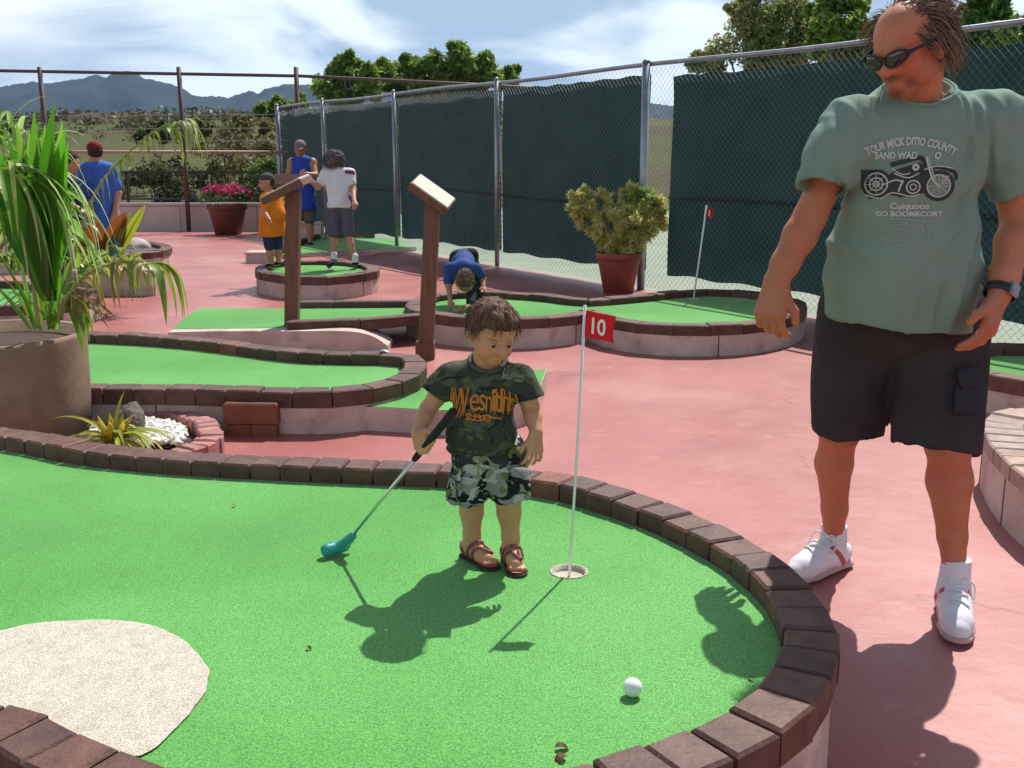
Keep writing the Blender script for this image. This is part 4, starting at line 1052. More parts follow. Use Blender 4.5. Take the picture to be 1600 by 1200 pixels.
# ================================================================ the man
man = empty('person', (1.2, 3.2, 0), 'tall man in sage green motorcycle t-shirt, black cargo shorts, dark glasses and white shoes', 'person')
L1 = lambda v: np.array(v, float)
ankL, ankR = W(1302, 845, 3.46), W(1492, 900, 3.08)
kneL, kneR = W(1312, 672, 3.34), W(1482, 690, 3.06)
hipL, hipR = W(1345, 530, 3.26), W(1468, 530, 3.20)
pel = (hipL + hipR) / 2
neck = W(1440, 140, 3.04); chest = W(1425, 260, 3.06); belly = W(1410, 420, 3.12)
shL, shR = W(1330, 195, 3.04), W(1556, 190, 3.06)
elL, wrL = W(1266, 338, 3.06), W(1213, 438, 3.02)
elR, wrR = W(1592, 345, 3.08), W(1562, 460, 2.96)
hc = W(1418, 74, 2.93); hf = Vector((-.86, -.62, -.44))
MH = axes(hf, (-.12, 0, 1))
s = Sdf()
s.chain([(hipL, .098), (kneL, .066), ], .03); s.chain([(hipR, .10), (kneR, .072)], .03)
for kn, an, sg in ((kneL, ankL, -1), (kneR, ankR, 1)):
    ca = kn.lerp(an, .30) + Vector((sg * .006, .022, 0)); s.chain([(kn, .058), (ca, .060 + .006 * (sg > 0)), (kn.lerp(an, .7) + Vector((0, .006, 0)), .042), (an, .034)], .02)
    s.cap(kn + Vector((0, -.018, .01)), kn + Vector((0, -.018, -.03)), .040, .036, .03)
s.cap(hipL, hipR, .10, .10, .04); s.ell(pel + Vector((0, .02, .05)), (.18, .11, .12), .04)
s.ell(belly + Vector((0, .05, .06)), (.15, .11, .16), .05); s.ell(chest, (.175, .12, .20), .06)
s.cap(shL + Vector((.02, 0, 0)), shR - Vector((.02, 0, 0)), .068, .068, .05)
s.cap(chest + Vector((0, .03, .1)), Vector(hc) + Vector((.045, .045, -.05)), .070, .070, .03)
fl = elL.lerp(wrL, .30); fr = elR.lerp(wrR, .30)
s.chain([(shL, .068), (shL.lerp(elL, .5), .053), (elL, .044), (fl, .047), (elL.lerp(wrL, .75), .039), (wrL, .032)], .02)
s.chain([(shR, .068), (shR.lerp(elR, .5), .055), (elR, .046), (fr, .049), (elR.lerp(wrR, .75), .040), (wrR, .033)], .02)
hand(s, wrL + Vector((0, 0, .0)), W(1203, 490, 3.0) - wrL, (.55, .6, 0), (.55, -.75, -.1), 1.12, (.45, .7, .5), .10, fat=1.12, tcurl=.35)
hand(s, wrR, W(1542, 520, 2.93) - wrR, (-.8, .55, 0), (-.5, -.85, 0), 1.15, (.30, .35, .3), .06, fat=1.15, tcurl=.1)
PM = head(s, hc, MH, .123)
def colman(V):
    C = np.ones((len(V), 3))
    q = (V - np.array(hc)) @ MH / .123
    b = np.exp(-((q[:, 0] / .34) ** 2 + ((q[:, 2] + .42) / .09) ** 2) * 1.2) * (q[:, 1] > .45) * .55      # moustache
    b2 = np.exp(-((q[:, 0] / .30) ** 2 + ((q[:, 2] + .76) / .16) ** 2) * 1.1) * (q[:, 1] > .35) * .5      # chin stubble
    b3 = np.exp(-((np.abs(q[:, 0]) - .30) / .10) ** 2 - ((q[:, 2] + .6) / .2) ** 2) * (q[:, 1] > .3) * .45
    lip = np.exp(-((q[:, 0] / .2) ** 2 + ((q[:, 2] + .57) / .05) ** 2) * 1.5) * (q[:, 1] > .6)
    eb = sum(np.exp(-(((q[:, 0] - x * .30) / .20) ** 2 + ((q[:, 2] - .17) / .045) ** 2) * 1.3) for x in (-1, 1)) * (q[:, 1] > .3) * .5
    sb_ = (q[:, 2] < -.35) * (q[:, 1] > -.1) * .14
    t = np.clip(np.maximum(1.9 * np.maximum(np.maximum(b, b2), b3), np.maximum(eb, sb_)), 0, .85)[:, None]
    C = C * (1 - t) + np.array([.30, .26, .24]) * t
    C[:, 1:] *= (1 - .25 * lip)[:, None]
    red = np.exp(-((np.abs(q[:, 0]) - .35) / .25) ** 2 - ((q[:, 2] + .2) / .25) ** 2 - ((q[:, 1] - .6) / .4) ** 2)[:, None] * .12
    C = C * (1 - red * np.array([0, 1, 1]))
    return C
man_body, man_bvh = body('body', s, .0055, M_skin, man, None, colman, 1)
# t-shirt
M_tee = mat('sage_tee', (.185, .275, .225), (.21, .30, .245), 5, rough=.9, spec=.15, bump=.18, bscale=420, bdist=.002, grain=.06, gscale=500)
t = Sdf()
hemL, hemR = W(1280, 503, 3.1), W(1530, 530, 3.06)
hz_ = (hemL.z + hemR.z) / 2
t.ell(chest + Vector((0, .0, .0)), (.200, .145, .225), .06)
t.ell(belly + Vector((0, .0, .03)), (.198, .168, .24), .07)
t.cap(W(1408, 400, 3.11), W(1405, 600, 3.16), .206, .212, .07, ((0, 1, 0), .82))
t.cap(shL + Vector((.03, 0, -.005)), shR - Vector((.03, 0, .005)), .078, .078, .055)
t.cap(chest + Vector((0, .02, .14)), neck + Vector((0, .035, -.045)), .135, .088, .06)
slL = W(1284, 294, 2.98); slR = W(1592, 300, 3.05)
t.chain([(shL + Vector((.0, 0, -.005)), .080), (shL.lerp(slL, .5), .072), (slL + (slL - shL) * .25, .071)], .035)
t.chain([(shR, .082), (shR.lerp(slR, .5), .080), (slR + (slR - shR) * .25, .080)], .035)
t.cut(slL, slL - shL + Vector((.08, 0, -.05))); t.P[-1] = ('p2', *t.P[-1][1:])
# sleeve ends: cut only near the arms
class Shirt(Sdf):
    def __init__(s, base, cuts, hem, holes): s.P = base.P; s.cuts = cuts; s.hem = hem; s.holes = holes
    def __call__(s, X):
        d = Sdf.__call__(s, X)
        for p, n, c, r in s.cuts:
            e = (X - np.array(p)) @ (np.array(n) / np.linalg.norm(n)); near_ = np.sqrt(((X - np.array(c)) ** 2).sum(1)) - r
            d = np.maximum(d, np.minimum(e, -near_))
        if s.hem is not None:
            p, n = s.hem; d = np.maximum(d, (X - np.array(p)) @ (np.array(n) / np.linalg.norm(n)))
        for q in s.holes: d = np.maximum(d, -s.one(q, X))
        return d
t.P.pop()
def capq(a, b, ra, rb, sq=None): return ('c', np.array(a, float), np.array(b, float), ra, rb, 0, sq, 's')
dL = (slL - shL).normalized(); dR = (slR - shR).normalized()
hemp = (W(1275, 506, 2.93) + W(1530, 536, 2.93)) / 2; hemn = Vector((-.10, .03, -1))
sh = Shirt(t, [(slL, dL + Vector((.15, -.1, -.1)), slL + dL * .10, .155), (slR, dR, slR + dR * .10, .155)], (hemp, hemn),
           [capq(slL - dL * .05, slL + dL * .2, .060, .066), capq(slR - dR * .05, slR + dR * .2, .067, .077), 
            capq(neck + Vector((-.010, -.030, .004)), neck + Vector((-.02, -.06, .2)), .078, .16), ])
FOLDS = [((1500, 130), (1525, 215), .007, .010), ((1522, 140), (1545, 260), .008, .009), ((1548, 150), (1560, 290), .008, .010), ((1485, 140), (1468, 185), .006, .010), ((1535, 200), (1525, 300), -.008, .014), ((1572, 180), (1585, 290), .006, .010),
 ((1335, 160), (1365, 205), .006, .012), ((1318, 185), (1300, 250), .007, .012), ((1300, 200), (1275, 270), .006, .010), ((1306, 262), (1345, 330), -.010, .014), ((1300, 285), (1325, 380), .008, .013), ((1315, 300), (1390, 345), .005, .012),
 ((1540, 290), (1500, 360), -.009, .014), ((1545, 320), (1525, 420), .008, .013), ((1530, 330), (1470, 400), .005, .014), ((1290, 400), (1310, 510), .008, .014), ((1312, 420), (1335, 525), -.007, .014), ((1345, 440), (1350, 530), .005, .014), ((1520, 430), (1500, 535), .007, .014), ((1490, 450), (1478, 535), -.006, .014), ((1440, 460), (1430, 540), .005, .016), ((1290, 370), (1380, 410), .004, .014), ((1370, 170), (1400, 200), .004, .010)]
def folds(V, g):
    x, y, z = V[:, 0], V[:, 1], V[:, 2]
    def away(P_, fr, amp, ph, fall): 
        dx = x - P_.x; dz = z - P_.z; r = np.sqrt(dx * dx + dz * dz); a = np.arctan2(dz, dx)
        return amp * np.sin(a * fr + ph) * np.exp(-((r - .16) / fall) ** 2)
    d = (away(shL, 9, .0022, .4, .14) + away(shR, 9, .003, 1.2, .16)) * (.4 + 1.4 * np.abs(vnoise(V, (5, 5, 5), 6.)))
    low = np.clip((hemp.z + .30 - z) / .3, 0, 1)
    d += low * .009 * np.sin(x * 34 + 2.5 * np.sin(z * 6) + y * 9) * np.abs(vnoise(V, (4, 4, 1.6), 3))
    d += .013 * vnoise(V, (7, 7, 3.0), 1.7) + .0065 * np.abs(vnoise(V, (12, 12, 5), 9.)) + .0028 * vnoise(V, (30, 30, 14), 4.)
    for P_, sx in ((slL, 1), (slR, -1)):
        u = (x - P_.x) * sx; v_ = z - (P_.z + .02); r = np.hypot(u, v_); a = np.arctan2(v_, u); d += .0025 * np.sin(a * 9 + 1.3) * np.exp(-((r - .13) / .10) ** 2) * (y < 3.1)
    for a_, b_, am, wd_ in FOLDS:
        A = W(*a_, 2.9); B = W(*b_, 2.9); ax_, az_, bx_, bz_ = A.x, A.z, B.x, B.z
        L2 = (bx_ - ax_) ** 2 + (bz_ - az_) ** 2; u = np.clip(((x - ax_) * (bx_ - ax_) + (z - az_) * (bz_ - az_)) / L2, 0, 1)
        ds = np.hypot(x - ax_ - u * (bx_ - ax_), z - az_ - u * (bz_ - az_)); en = np.sin(np.pi * (.12 + .88 * u)) ** .6
        d += 1.7 * am * en * np.exp(-(ds / wd_) ** 2) * (g[:, 1] < .25)
    side = np.exp(-((z - 1.12) / .10) ** 2) * np.clip(np.abs(x - belly.x) / .2, 0, 1); d += side * .005 * np.sin(z * 60 + x * 22 + 3 * vnoise(V, (4, 4, 4), 2.))
    return d
man_shirt, sh_bvh = body('t_shirt', sh, .006, M_tee, man, folds, None, 2)
# collar ring
cp_ = [];
for k in range(40):
    w_ = 2 * math.pi * k / 40; p = neck + Vector((-.010, -.020, -.012)) + Vector((math.cos(w_) * .092, math.sin(w_) * .085, .008 + .030 * math.sin(w_)))
    h = sh_bvh.find_nearest(p); cp_.append(h[0] + (h[1] * .001))
mb = MB(); cp_ = [(cp_[i - 1] + cp_[i] * 2 + cp_[(i + 1) % 40]) / 4 for i in range(40)]; mb.tube(cp_ + cp_[:1], .0065, 6, cap=False); mb.build('collar', M_tee, man_shirt, True)
# shorts
M_shorts = mat('black_shorts', (.032, .026, .027), (.046, .038, .039), 6, rough=.85, spec=.2, bump=.2, bscale=300, bdist=.002)
t = Sdf()
kL, kR = W(1328, 668, 3.32), W(1458, 700, 3.10)
t.cap(hipL + Vector((.02, .01, .09)), hipR + Vector((-.02, 0.01, .09)), .152, .152, .05); t.cap(hipL + Vector((.06, -.03, .08)), hipR + Vector((-.06, -.02, .08)), .15, .15, .05)
t.chain([(hipL + Vector((.005, 0, .02)), .142), (kL, .120)], .015); t.chain([(hipR + Vector((0, 0, .02)), .142), (kR, .126)], .015)
kLn, kRn = (kL - hipL).normalized(), (kR - hipR).normalized()
sh2 = Shirt(t, [(kL, kLn + Vector((.05, 0, -.25)), kL + kLn * .14, .22), (kR, kRn + Vector((-.06, 0, -.25)), kR + kRn * .14, .22)], None,
            [capq(W(1398, 590, 3.18), W(1400, 760, 3.22), .002, .040, ((0, 1, 0), 6)), capq(kL - kLn * .06, kL + kLn * .3, .104, .11), capq(kR - kRn * .06, kR + kRn * .3, .108, .115)])
def folds2(V, g):
    return (.016 * vnoise(V, (6, 6, 2.4), 4.) + .010 * np.abs(vnoise(V, (11, 11, 5), 2.))) + .006 * vnoise(V, (15, 15, 6), 8.) + .004 * np.sin(V[:, 0] * 40 + V[:, 2] * 7) * np.clip((.62 - V[:, 2]) / .15, 0, 1)
shorts, so_bvh = body('shorts', sh2, .006, M_shorts, man, folds2, None, 2)
M_pkt = mat('pocket_cloth', (.030, .030, .042), rough=.85, spec=.2, bump=.2, bscale=300)
def pocket(pts, name, off_, d=tuple(ray(1500, 612))):
    P_ = [W(px, py, 2.7) for px, py in pts]
    c_ = sum(P_, Vector()) / 4; n = 8; V = []; F = []; dd = Vector(d).normalized()
    for j in range(n + 1):
        for i in range(n + 1):
            u, v = i / n, j / n; p = (P_[0] * (1 - u) + P_[1] * u) * (1 - v) + (P_[3] * (1 - u) + P_[2] * u) * v
            h = so_bvh.ray_cast(p, dd, 1.5)
            if h[0] is None: q = so_bvh.find_nearest(p + dd * .36)[0]
            else: q = h[0]
            V.append(q - dd * (off_ + .012 * math.sin(v * math.pi)))
    for j in range(n):
        for i in range(n): q = j * (n + 1) + i; F.append((q, q + 1, q + n + 2, q + n + 1))
    o_ = obj(name, V, F, M_pkt, shorts, True); md = o_.modifiers.new('solid', 'SOLIDIFY'); md.thickness = .010; md.offset = 0
pocket([(1492, 598), (1526, 594), (1528, 652), (1488, 650)], 'cargo_pocket', .006); pocket([(1493, 574), (1528, 570), (1531, 606), (1503, 610)], 'pocket_flap', .014)
# socks and shoes
M_sock = mat('white_sock', (.72, .72, .76), rough=.9, bump=.4, bscale=250, bdist=.003)
M_shoe = mat('white_shoe', (.74, .73, .76), rough=.55, spec=.4, bump=.1, bscale=200, attr=True)
M_sole = mat('shoe_sole', (.50, .36, .34), rough=.7)
def shoe(an, toe_dir, up_t, label, side):
    f = Vector(toe_dir).normalized(); r = f.cross(Vector((0, 0, 1))).normalized(); b = Vector((an.x, an.y, 0)); z = Vector((0, 0, 1))
    def P(y, x, h): return b + f * y + r * x + z * (h + max(0, y) * up_t)
    q = Sdf()
    q.cap(an + z * .055, an - z * .015, .044, .047, .01); sock = body('sock', q.cut(an + z * .062, (0, 0, 1)), .005, M_sock, man, lambda V, g: .0012 * np.sin(V[:, 2] * 420))
    q = Sdf(); q.chain([(P(-.045, 0, .055), .040), (P(.0, 0, .060), .046), (P(.06, 0, .062), .046), (P(.11, 0, .052), .045), (P(.165, .003 * side, .042), .044), (P(.20, .004 * side, .036), .034)], .02, (z, 1.0))
    q.cap(an - z * .02 + f * .005, P(.0, 0, .06), .050, .05, .02); q.cap(P(.04, 0, .085), P(.085, 0, .078), .032, .034, .02)
    q.cut(an + z * .002 + f * .01, (f * -.28 + z).normalized())
    q.cut(P(0, 0, .022), (-z + f * up_t).normalized())
    def colr(V):
        C = np.ones((len(V), 3)); u = (V - np.array(b)) @ np.array(f); v = (V - np.array(b)) @ np.array(r)
        m_ = (np.abs(np.abs(v) - .045) < .012) & (np.abs(u - .02 - (V[:, 2] - .06) * .8) < .012); C[m_] = (.55, .12, .12); return C
    so_, sbv = body('shoe', q, .004, M_shoe, man, None, colr, 2)
    q = Sdf(); q.chain([(P(-.048, 0, .018), .047), (P(.05, 0, .016), .046), (P(.13, 0, .016), .053), (P(.185, .003 * side, .017), .046), (P(.205, .003 * side, .02), .038)], .01, (z, .40)); body('sole', q, .004, M_sole, so_, None, None, 1)
    mb = MB()
    for k in range(5):
        y = .045 + k * .02; pts = []
        for x in np.linspace(-.03, .03, 9):
            h = sbv.ray_cast(P(y + .012 * (1 if k % 2 else -1) * x / .03, x, .25), -z, .5); 
            if h[0] is not None: pts.append(h[0] + z * .003)
        if len(pts) > 2: mb.tube(pts, .0034, 5)
    for s_ in (-1, 1):
        p0 = P(.045, .0, .118); mb.tube(cr([p0, p0 + r * s_ * .025 + z * .022, p0 + r * s_ * .052 + z * .004, p0 + r * s_ * .05 + f * .03 - z * .03], 5), .003, 5)
    mb.build('laces', M_white, so_, True)
    return so_
shoe(ankL, G(1243, 888, .05) - Vector((ankL.x, ankL.y, .05)), .0, 'l', -1)
shoe(ankR, Vector((-.30, -1, 0)), .0, 'r', 1)
# watch
d = (wrR - elR).normalized(); wc = wrR - d * .008; a = d.cross(Vector((0, 1, 0))).normalized(); b = d.cross(a)
mb = MB(); ring = [wc + (a * math.cos(w_) * .042 + b * math.sin(w_) * .040) for w_ in np.linspace(0, 2 * math.pi, 33)]
V = []; F = []
for p in ring[:-1]:
    n = (p - wc).normalized(); V += [p + d * .013, p + n * .004 + d * .011, p + n * .004 - d * .011, p - d * .013]
for i in range(32):
    for k in range(3): x = i * 4 + k; y = ((i + 1) % 32) * 4 + k; F.append((x, x + 1, y + 1, y))
wt = obj('watch_strap', V, F, M_black, man, True)
fcn = Vector((.45, -.85, .15)).normalized(); n = (fcn - d * fcn.dot(d)).normalized(); sdv = d.cross(n); mb = MB()
mb.hexa([wc + n * .040 + d * x + sdv * y for x, y in ((-.018, -.016), (.018, -.016), (.018, .016), (-.018, .016))], [wc + n * .051 + d * x + sdv * y for x, y in ((-.018, -.016), (.018, -.016), (.018, .016), (-.018, .016))], ch=.003)
mb.build('watch_case', M_steel, wt)
# glasses
M_lens = mat('dark_lens', (.01, .012, .012), rough=.06, spec=.9)
def onface(x, z, y0=1.4, out=.03):
    o_ = Vector(PM(x, y0, z)); dd = Vector(MH @ np.array([0, -1, 0])); h = man_bvh.ray_cast(o_, dd, .4)
    q = (h[0] if h[0] is not None else Vector(PM(x, .5, z)))
    return q - dd * out * .123
gl = None
frame = MB(); lens = []
for sx in (-1, 1):
    C_ = []
    for k in range(20):
        w_ = 2 * math.pi * k / 20; x = sx * .30 + .255 * math.cos(w_) * (1 if True else 1); z = .02 + .145 * math.sin(w_) * (1 - .18 * sx * math.cos(w_)) + .05 * sx * math.cos(w_)
        yy = .90 - .55 * max(0, abs(x) - .12) ** 1.5
        C_.append(Vector(PM(x, yy, z)))
    cc = Vector(PM(sx * .30, .885, .02)); V = [cc + Vector(MH @ np.array([0, .012, 0]))] + C_; F = [(0, 1 + k, 1 + (k + 1) % 20) for k in range(20)]
    lens.append((V, F)); frame.tube(C_ + C_[:1], .0035, 6, cap=False)
    frame.tube(cr([Vector(PM(sx * .53, .80, .08)), Vector(PM(sx * .68, .55, .10)), Vector(PM(sx * .72, .1, .08)), Vector(PM(sx * .70, -.12, .02))], 6), [.0065] * 4 + [.005] * 15, 6)
frame.tube([Vector(PM(-.08, .92, .06)), Vector(PM(0, .97, .08)), Vector(PM(.08, .92, .06))], .004, 6)
gl = frame.build('sunglasses', M_black, man, True)
for V, F in lens: obj('lens', V, F, M_lens, gl, True)
# hair: long at the back and sides, thin on top
mb = MB(); HC = [(.16, .10, .065), (.24, .165, .11), (.085, .053, .036), (.30, .235, .175)]
n_ = 0
while n_ < 3200:
    d_ = rnd_dir(); q = Vector((d_.x * .67, d_.y * .86 - .12, d_.z * .74 + .24))
    if q.z < -.25 and q.y > -.15: continue
    ax_ = abs(q.x)
    if q.y > (.50 if ax_ > .44 else .34 if ax_ > .30 else .26): continue
    if q.y > .0 and q.z < .14: continue
    if q.y > .2 and ax_ < .44 and random.random() < .35: continue
    if q.z < -.5: continue
    o_ = Vector(PM(*(Vector(q) * 1.3))); c0 = Vector(PM(0, -.12, .2)); h = man_bvh.ray_cast(o_, (c0 - o_).normalized(), .3)
    if h[0] is None: continue
    n_ += 1
    top = q.z > .55
    dl = Vector((d_.x * .45, -.95, .1)) if top else Vector((d_.x * .45, -.62, -.42))
    if random.random() < .08: dl += Vector((0, .1, .35))
    dd = Vector(MH @ np.array(dl)); dd = (dd + h[1] * .02)
    hair_strands(mb, [h[0] - h[1] * .002], [dd], .086 if not top else .10, .0015, HC, .95 if not top else .85, 7, .22 if random.random() < .75 else .5)
for k in range(420):       # wind-blown wisps in front
    q = Vector((random.uniform(.40, .70), random.uniform(-.35, .25), random.uniform(.0, .85))); o_ = Vector(PM(*(q * 1.3))); c0 = Vector(PM(0, -.1, .2)); h = man_bvh.ray_cast(o_, (c0 - o_).normalized(), .3)
    if h[0] is not None: hair_strands(mb, [h[0]], [Vector(MH @ np.array((.75, -.35, .15)))], .065, .0013, HC, .9, 6, .45)
mb.build('hair', M_hairm, man)
# dark hair base under the strands
s2 = Sdf(); s2.ell(PM(0, -.20, .24), np.array((.70, .82, .74)) * .123, .01, MH); s2.ell(PM(0, -.45, -.1), np.array((.62, .45, .55)) * .123, .05, MH)
s2.cut(PM(0, .12, .24), MH @ np.array((0, 1, .55)))
body('hair_underlayer', s2, .006, mat('brown_hair', (.060, .038, .026), (.11, .07, .05), 60, rough=.9, spec=.08, stretch=(1, 1, .3), bump=.8, bscale=160, bdist=.006), man, lambda V, g: .003 * vnoise(V, (60, 60, 20), 2))
# printed motorcycle and lettering
M_pl = mat('print_pale', (.48, .53, .50), rough=.9); M_pd = mat('print_dark', (.035, .045, .05), rough=.9); M_pm = mat('print_grey', (.13, .16, .16), rough=.9)
PY = 2.6; po = W(1418, 285, PY); prx = Vector((1, 0, 0)); puy = Vector((0, -.05, 1)).normalized(); pdir = Vector((po.x * 0 + .0, 1, -.02))
ray0 = ray(1418, 285).normalized(); pdir = Vector((ray0.x, ray0.y, ray0.z)); ps = (W(1518, 285, PY) - po).length / 100      # metres per photo pixel there
pr = Vector((1, 0, 0)); pu = (pr.cross(pdir)).normalized(); pr = pdir.cross(pu).normalized()
def pd2(L_, name, m): V, F = merge2d(L_); V, F = densify([(v[0] * ps, v[1] * ps) for v in V], F, 2); return decal(name, V, F, sh_bvh, po, pr, pu, pdir, m, man_shirt, .0022 if m is not M_pl else .003)
dark = [poly2d([(-78, 22), (-42, 22), (-32, 6), (-36, -22), (-62, -30), (-78, -10)]), ring2d(-52, -3, 22, 7), ring2d(52, -6, 23, 7), poly2d([(-40, 6), (-20, 22), (18, 34), (44, 20), (30, -18), (-8, -26), (-34, -20)]), stroke2d([(-30, 30), (-8, 36), (18, 42), (30, 30)], 8), stroke2d([(26, 24), (50, 26), (76, 18), (80, 4)], 6)]
pd2(dark, 'print_motorcycle', M_pd)
lite = [ring2d(-52, -3, 19, 2.4), ring2d(-52, -3, 11, 2.2), ring2d(-52, -3, 5, 2), ring2d(52, -6, 19, 2.4), ring2d(10, -8, 11, 2.4), ring2d(10, -8, 5, 2), stroke2d([(28, 44), (34, 24), (42, 4), (52, -6)], 3.4), stroke2d([(32, 44), (38, 24), (46, 4)], 1.6), ring2d(47, 46, 5, 3, squash=.8),
        stroke2d([(-40, -4), (-20, 4), (-6, 0)], 2.4), stroke2d([(-24, 16), (0, 8), (18, 16)], 2), stroke2d([(-14, -16), (-8, 4)], 3), ring2d(12, 26, 4, 4), stroke2d([(-28, 24), (-10, 14), (4, 16)], 1.8), stroke2d([(26, 22), (48, 28), (76, 24)], 2), stroke2d([(-70, -22), (-44, -28), (-24, -18), (6, -24), (22, -20)], 2)] + \
       [stroke2d([(56, 10 - k * 4), (68, 11 - k * 4)], 1.6) for k in range(4)] + [stroke2d([(-52, -3), (-52 + 17 * math.cos(a_), -3 + 17 * math.sin(a_))], .9) for a_ in np.arange(0, 6.2, .8)] + [stroke2d([(52, -6), (52 + 17 * math.cos(a_), -6 + 17 * math.sin(a_))], .9) for a_ in np.arange(0, 6.2, .8)]
pd2(lite, 'print_highlights', M_pl)
def arc_text(s_, size, cx, cy, rad, w_, bold=.01):
    V, F = text_mesh(s_, size, bold, w_); out = []
    for v in V:
        if rad: a_ = v.x / rad; out.append((cx + (rad + v.y) * math.sin(a_), cy + (rad + v.y) * math.cos(a_) - rad))
        else: out.append((cx + v.x, cy + v.y))
    return out, F
for A_ in [arc_text('TOUR MICK DITIO COUNTY', 19, 2, 64, 150, .60, .9), arc_text('SAND WAD', 16, -22, 41, 0, .82, .8), arc_text('Cuiquoco', 15, 6, -46, 0, 1.1, .6), arc_text('GO BOOMRCORT', 12, 6, -59, 0, 1.15, .5)]: pd2([A_], 'print_lettering', M_pl)
pd2([stroke2d([(-44, -72), (-20, -64), (20, -66), (36, -72), (40, -92), (34, -102), (-44, -98)], 1.8, True), stroke2d([(-40, -80), (-20, -74), (10, -76), (34, -80)], 1.4), stroke2d([(-40, -95), (34, -97)], 1.3), arc_text('COUNTO', 10, -6, -91, 0, .9, .2), ring2d(2, -71, 2, 2), stroke2d([(-44, -86), (-30, -78), (-18, -80)], 1.2), stroke2d([(16, -70), (24, -74), (32, -72)], 1.4)], 'print_badge', mat('print_badge', (.30, .34, .31), rough=.9))
# small white ball and tee held in the left-hand picture side hand
hp = W(1209, 490, 3.035); bm = bmesh.new(); bmesh.ops.create_icosphere(bm, subdivisions=4, radius=.0205); V = [hp + Vector((.008, .012, -.004)) + v.co for v in bm.verts]; F = [tuple(v.index for v in f.verts) for f in bm.faces]; bm.free()
o = obj('golf_ball', V, F, M_white, smooth=True, origin=hp); tag(o, 'white golf ball held in the fingers of the man', 'golf ball')
T0 = .16; KT = (CH - TZ) / (CH - T0)
# ================================================================ the toddler
TY = 3.08
tod = empty('person', (G(765, 870, T0).x, 3.12, T0), 'toddler in dark camouflage t-shirt, grey camouflage shorts and red sandals holding a putter', 'person')
s = Sdf()
ankL, ankR = W(737, 838, 3.12), W(798, 842, 3.09)
kneL, kneR = W(736, 785, 3.10), W(794, 785, 3.07)
hipL, hipR = W(742, 728, 3.09), W(788, 728, 3.08)
shL, shR = W(703, 592, 3.08), W(815, 596, 3.06)
elL, wrL = W(668, 642, 3.07), W(652, 678, 3.0)
elR, wrR = W(830, 642, 3.06), W(838, 678, 3.00)
neck = W(762, 570, 3.07); hc = W(769, 522, 3.02)
chest = W(757, 615, 3.075); belly = W(752, 680, 3.06)
MT = axes(Vector((.46, -.86, -.42)), (.10, 0, 1))
for h_, k_, a_ in ((hipL, kneL, ankL), (hipR, kneR, ankR)): s.chain([(h_, .056), (k_, .038), (k_.lerp(a_, .35) + Vector((0, .006, 0)), .037), (a_, .026), (a_ - Vector((0, 0, .02)), .025)], .012)
s.cap(hipL, hipR, .062, .062, .02); s.ell(belly + Vector((0, .012, .02)), (.078, .060, .08), .03); s.ell(chest, (.088, .066, .09), .03)
s.cap(shL + Vector((.02, 0, 0)), shR - Vector((.02, 0, 0)), .038, .038, .03)
s.cap(chest + Vector((0, .01, .05)), Vector(hc) + Vector((-.01, .02, -.04)), .040, .042, .02)
s.chain([(shL, .033), (shL.lerp(elL, .6), .027), (elL, .025), (elL.lerp(wrL, .4), .0245), (wrL, .019)], .012)
s.chain([(shR, .033), (shR.lerp(elR, .6), .027), (elR, .0255), (elR.lerp(wrR, .4), .025), (wrR, .019)], .012)
# putter line
pA, pB = W(700, 596, 3.03), G(529, 866, T0 + .012)
pdx = (pB - pA).normalized()
gp = pA + pdx * ((wrL - pA).dot(pdx) + .035)
hd = (gp - wrL); 
def fist(s, w, d, around, n_, size):
    'fingers wrapped round a bar that runs along around'
    d = Vector(d).normalized(); a = Vector(around).normalized(); n = Vector(n_).normalized()
    r = .0105 * size
    for i in range(4):
        p = w + d * .030 * size + a * (-.021 + .0145 * i) * size; s.cap(w, p, r * 1.5, r * 1.25, .012 * size)
        q1 = p + d * .020 * size + n * .006 * size; q2 = q1 + n * .022 * size - d * .002 * size; q3 = q2 - d * .020 * size + n * .004 * size
        s.cap(p, q1, r * .95, r * .9, .004); s.cap(q1, q2, r * .9, r * .85, .003); s.cap(q2, q3, r * .85, r * .75, .003)
    p = w + d * .012 * size - a * .020 * size + n * .008 * size; q = p + d * .012 * size - a * .012 * size + n * .016 * size; s.cap(p, q, r * 1.1, r, .006); s.cap(q, q + a * .004 * size + d * .012 * size + n * .010 * size, r, r * .85, .003)
fd = Vector((.35, -.55, -.75)); fist(s, wrL - Vector((0, 0, .004)), fd, pdx, Vector((.85, -.45, .2)), .92)
gp = wrL + fd.normalized() * .042 + Vector((.85, -.45, .2)).normalized() * .016
hand(s, wrR, W(836, 716, 2.98) - wrR, (-.45, .8, 0), (-.85, -.45, 0), .62, (.18, .38, .35), .24, k=.003, fat=1.08)
PT_ = head(s, hc, MT, .094, True, .01)
